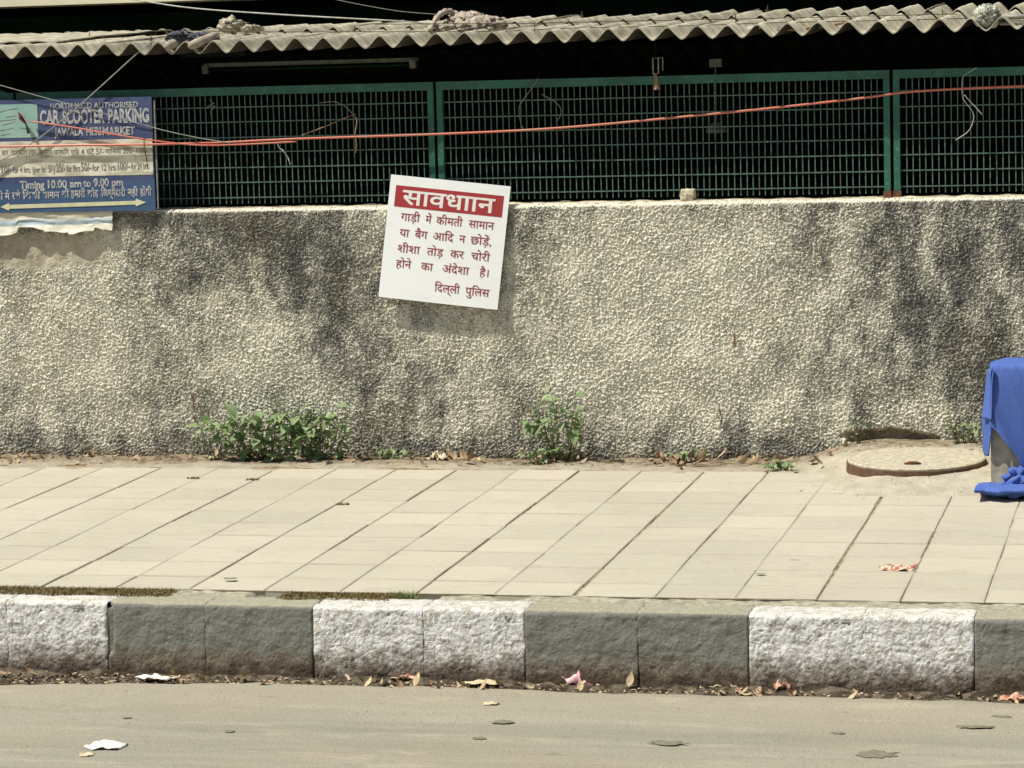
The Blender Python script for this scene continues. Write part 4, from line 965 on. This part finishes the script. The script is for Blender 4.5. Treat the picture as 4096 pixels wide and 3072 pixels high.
def scatter(n, xf, yf, zf, label, group, seed, sc=(.7, 1.2)):
    R = random.Random(seed)
    for _ in range(n):
        x_ = xf(R); y_ = yf(R, x_); o = link('dry_leaf', R.choice(dl)); o.location = (x_, y_, zf(x_, y_)+R.uniform(.004, .012))
        q_ = .5 if 'gutter' in label else 1.; o.rotation_euler = (R.uniform(-.6, .6)*q_, R.uniform(-.5, .5)*q_, R.uniform(0, 6.28)); s_ = R.uniform(*sc); o.scale = (s_,)*3
        z_ = zone(x_, 'gutter' in label); tag(o, label+' '+z_, 'leaf', group+' '+z_)
cl_x = [at(u, 990, Y=13.3).x for u in (20, 60, 160, 250, 440, 560, 690, 740, 950, 1000, 1010, 1200, 1240, 1440, 1460, 1480, 1500, 1570, 1640, 1680, 1800)]
scatter(120, lambda R: R.choice(cl_x)+R.gauss(0, .05) if R.random() < .75 else R.uniform(-6.2, -1.6), lambda R, x: 13.40-abs(R.gauss(0, .09)), zv, 'small dry tan leaf at the wall foot', 'dry leaves along the wall foot', 3, (.8, 1.6))
gz = lambda x, y: -.012
scatter(150, lambda R: R.uniform(-5.0, -.3) if R.random() < .5 else R.choice((-4.6, -4.45, -4.2, -3.2, -2.9, -2.75, -2.5, -1.6, -1.3))+R.gauss(0, .09), lambda R, x: R.uniform(9.70, 9.87), gz, 'small dry brown leaf in the gutter', 'dry leaves in the gutter', 5, (.5, 1.0))
# crumbs as stuff
def crumbs(name, n, xr, yr, zf, mt, smin, smax, seed, label):
    R = random.Random(seed); m = MB()
    for _ in range(n):
        x_ = R.uniform(*xr); y_ = R.uniform(*yr); s_ = R.uniform(smin, smax); z_ = zf(x_, y_)
        pts = [Vector((R.uniform(-1, 1), R.uniform(-1, 1), R.uniform(-.2, .6)))*s_+Vector((x_, y_, z_+s_*.3)) for _k in range(5)]
        m.add(pts, [(0, 1, 2), (0, 2, 3), (1, 4, 2), (0, 3, 4), (0, 4, 1)])
    return tag(m.build(name, mt), label, 'litter', kind='stuff')
M_crumb = simple('tan_crumbs', (.34, .25, .15), (.17, .11, .07), 25, .9, 0)
M_crumb2 = simple('dark_crumbs', (.09, .065, .045), (.22, .17, .12), 25, .9, 0)
crumbs('wall_foot_litter', 1500, (-6.6, -.8), (13.22, 13.42), zv, M_crumb, .002, .008, 1, 'fine dry crumbs and leaf bits along the wall foot')
crumbs('gutter_litter', 3400, (-6, .3), (9.66, 9.88), lambda x, y: -.018, M_crumb2, .002, .011, 2, 'fine dark debris lying in the gutter')
crumbs('gutter_grit', 1300, (-6, .3), (9.66, 9.87), lambda x, y: -.012, M_dry, .003, .012, 4, 'pale grit and leaf bits lying in the gutter')
crumbs('road_grit', 420, (-5.4, .3), (8.2, 9.55), lambda x, y: .001, M_crumb2, .0012, .0045, 6, 'fine grit scattered on the road')
crumbs('pavement_grit', 500, (-6, .3), (10.15, 12.9), lambda x, y: zp(y)+.0005, M_crumb2, .001, .0035, 7, 'fine dark grit scattered on the paving slabs')
crumbs('apron_grit', 260, (-1.7, -.4), (12.35, 13.3), zv, M_cap, .002, .008, 8, 'small cement bits lying around the manhole cover')

def scrap(name, u, v, Zp, w_, d_, h, mt, label, cat='rubbish', seed=0, rz=0, n=12, mul=1.):
    flat = name == 'flat_leaf'
    p = at(u, v, Z=Zp); U, V = np.meshgrid(np.linspace(-1, 1, n), np.linspace(-1, 1, n))
    r_ = np.sqrt(U**2+V**2); k_ = np.where(r_ > 1e-6, np.maximum(np.abs(U), np.abs(V))/np.maximum(r_, 1e-6), 1)
    rag = 1+.25*fbm(U*1.3, V*1.3, 3, seed+3)
    XX = U*k_**.7*w_/2*rag; YY = V*k_**.7*d_/2*rag; ZZ = h*(.35+.9*fbm(U*1.4*mul, V*1.4*mul, 3, seed))*np.clip(1.3-r_*.5, .2, 1)
    ZZ = np.maximum(ZZ, .002) if not flat else .0012+.0015*fbm(U*1.5, V*1.5, 2, seed)*np.clip(1-r_, 0, 1)
    if flat: rg = 1+.45*perlin(U*k_*2.2, V*k_*2.2, seed+9); XX = XX*rg; YY = YY*rg
    c_, s_ = math.cos(rz), math.sin(rz)
    me = grid_mesh(name, XX*c_-YY*s_, XX*s_+YY*c_, ZZ)
    o = link(name, me, None, mt, p); md = o.modifiers.new('thickness', 'SOLIDIFY'); md.thickness = .0006 if flat else .0015
    return tag(o, label, cat)
M_paper = simple('white_paper', (.72, .71, .66), (.6, .58, .52), 20, .7, .3)
M_pink = simple('pink_wrapper', (.58, .24, .33), (.66, .42, .42), 30, .4, .4)
M_pack = simple('red_and_white_wrapper', (.60, .51, .38), (.36, .13, .08), 45, .4, .4, lo=.48, hi=.54)
M_orange = simple('orange_wrapper', (.42, .14, .08), (.55, .40, .30), 60, .5, .3)
M_card = simple('tan_card', (.55, .48, .32), (.45, .38, .25), 20, .8, .3)
M_flat = simple('flattened_dark_leaf', (.15, .14, .10), (.19, .175, .13), 50, .9, .3)
scrap('paper_scrap', 229, 1612, .001, .125, .11, .016, M_paper, 'bright white crumpled paper scrap lying on the road at lower left', seed=4, rz=-.1)
scrap('paper_scrap', 187, 1631, .001, .05, .05, .008, M_card, 'small pale scrap on the road just below the white paper', seed=6)
scrap('wrapper', 1248, 1474, -.008, .17, .10, .05, M_pink, 'pink crumpled plastic wrapper in the gutter at the kerb foot', seed=8, rz=-.3, mul=1.6)
scrap('wrapper', 1938, 1230, zp(10.6)+.001, .14, .10, .020, M_pack, 'red and white crumpled wrapper lying on the paving at right', seed=11, mul=1.5)
scrap('wrapper', 2190, 1512, -.008, .09, .06, .02, M_orange, 'orange red wrapper in the gutter at the right edge', seed=13)
scrap('paper_scrap', 335, 1466, -.006, .15, .04, .018, M_paper, 'long white paper strip in the gutter at left', seed=17, mul=1.4)
scrap('paper_scrap', 1045, 1476, -.006, .13, .05, .012, M_card, 'cream card strip in the gutter left of the pink wrapper', seed=19)
scrap('paper_scrap', 880, 1466, -.006, .11, .08, .03, M_pack, 'pale crumpled packet in the gutter left of the cream card', seed=23, mul=1.7)
scrap('paper_scrap', 1545, 1483, -.006, .06, .035, .012, M_card, 'small cream card in the gutter right of the pink wrapper', seed=29)
scrap('paper_scrap', 1690, 1488, -.006, .06, .05, .04, M_orange, 'small orange tan curl in the gutter below the white kerb pair', seed=31)
scrap('paper_scrap', 1060, 1521, .002, .055, .04, .010, M_card, 'small pale leaf scrap on the road below the cream card', seed=37)
scrap('paper_scrap', 967, 984, zv(at(967,984,Y=13.36).x, 13.36), .09, .06, .05, M_card, 'tan crumpled packet at the wall foot between the weeds', seed=39, mul=1.5).location.y = 13.35
for (u, v, w_, d_, lb) in ((1085, 1560, .06, .05, 'dark flattened leaf on the road in the middle'), (1035, 1595, .045, .03, 'dark flattened leaf on the road lower middle'), (1895, 1630, .12, .09, 'large dark flat stain of old leaf on the road at lower right'),
                          (1808, 1584, .04, .03, 'small dark flat leaf on the road at right'), (1440, 1605, .12, .05, 'long dull flat patch on the road right of the middle'), (2105, 1570, .12, .04, 'thin dark flat patch on the road at the right'), (2165, 1548, .06, .03, 'small dark leaf on the road near the right edge'),
                          (497, 1580, .03, .03, 'tiny dark scrap on the road at left'), (275, 1550, .035, .015, 'tiny dark sliver on the road above the white paper')):
    o = scrap('flat_leaf', u, v, .0015, w_, d_, .003, M_flat, lb, 'leaf', seed=int(u))
for (u, v, w_, lb) in ((497, 1250, .05, 'dark thin leaf lying on the paving at left'), (1717, 1210, .04, 'small dry leaf on the paving left of the red wrapper'), (1643, 1240, .035, 'small dry leaf on the paving below and left of the red wrapper'), (1400, 1066, .03, 'small dark leaf on the paving right of centre'), (1592, 1033, .05, 'dry curled leaf on the paving below the small dark weed'), (1835, 1060, .03, 'small dark leaf on the paving below the manhole apron')):
    scrap('flat_leaf', u, v, zp(10.8 if v > 1150 else 12.2)+.002, w_, w_*.6, .006, M_flat if u != 1592 else M_dry, lb, 'leaf', seed=int(u))
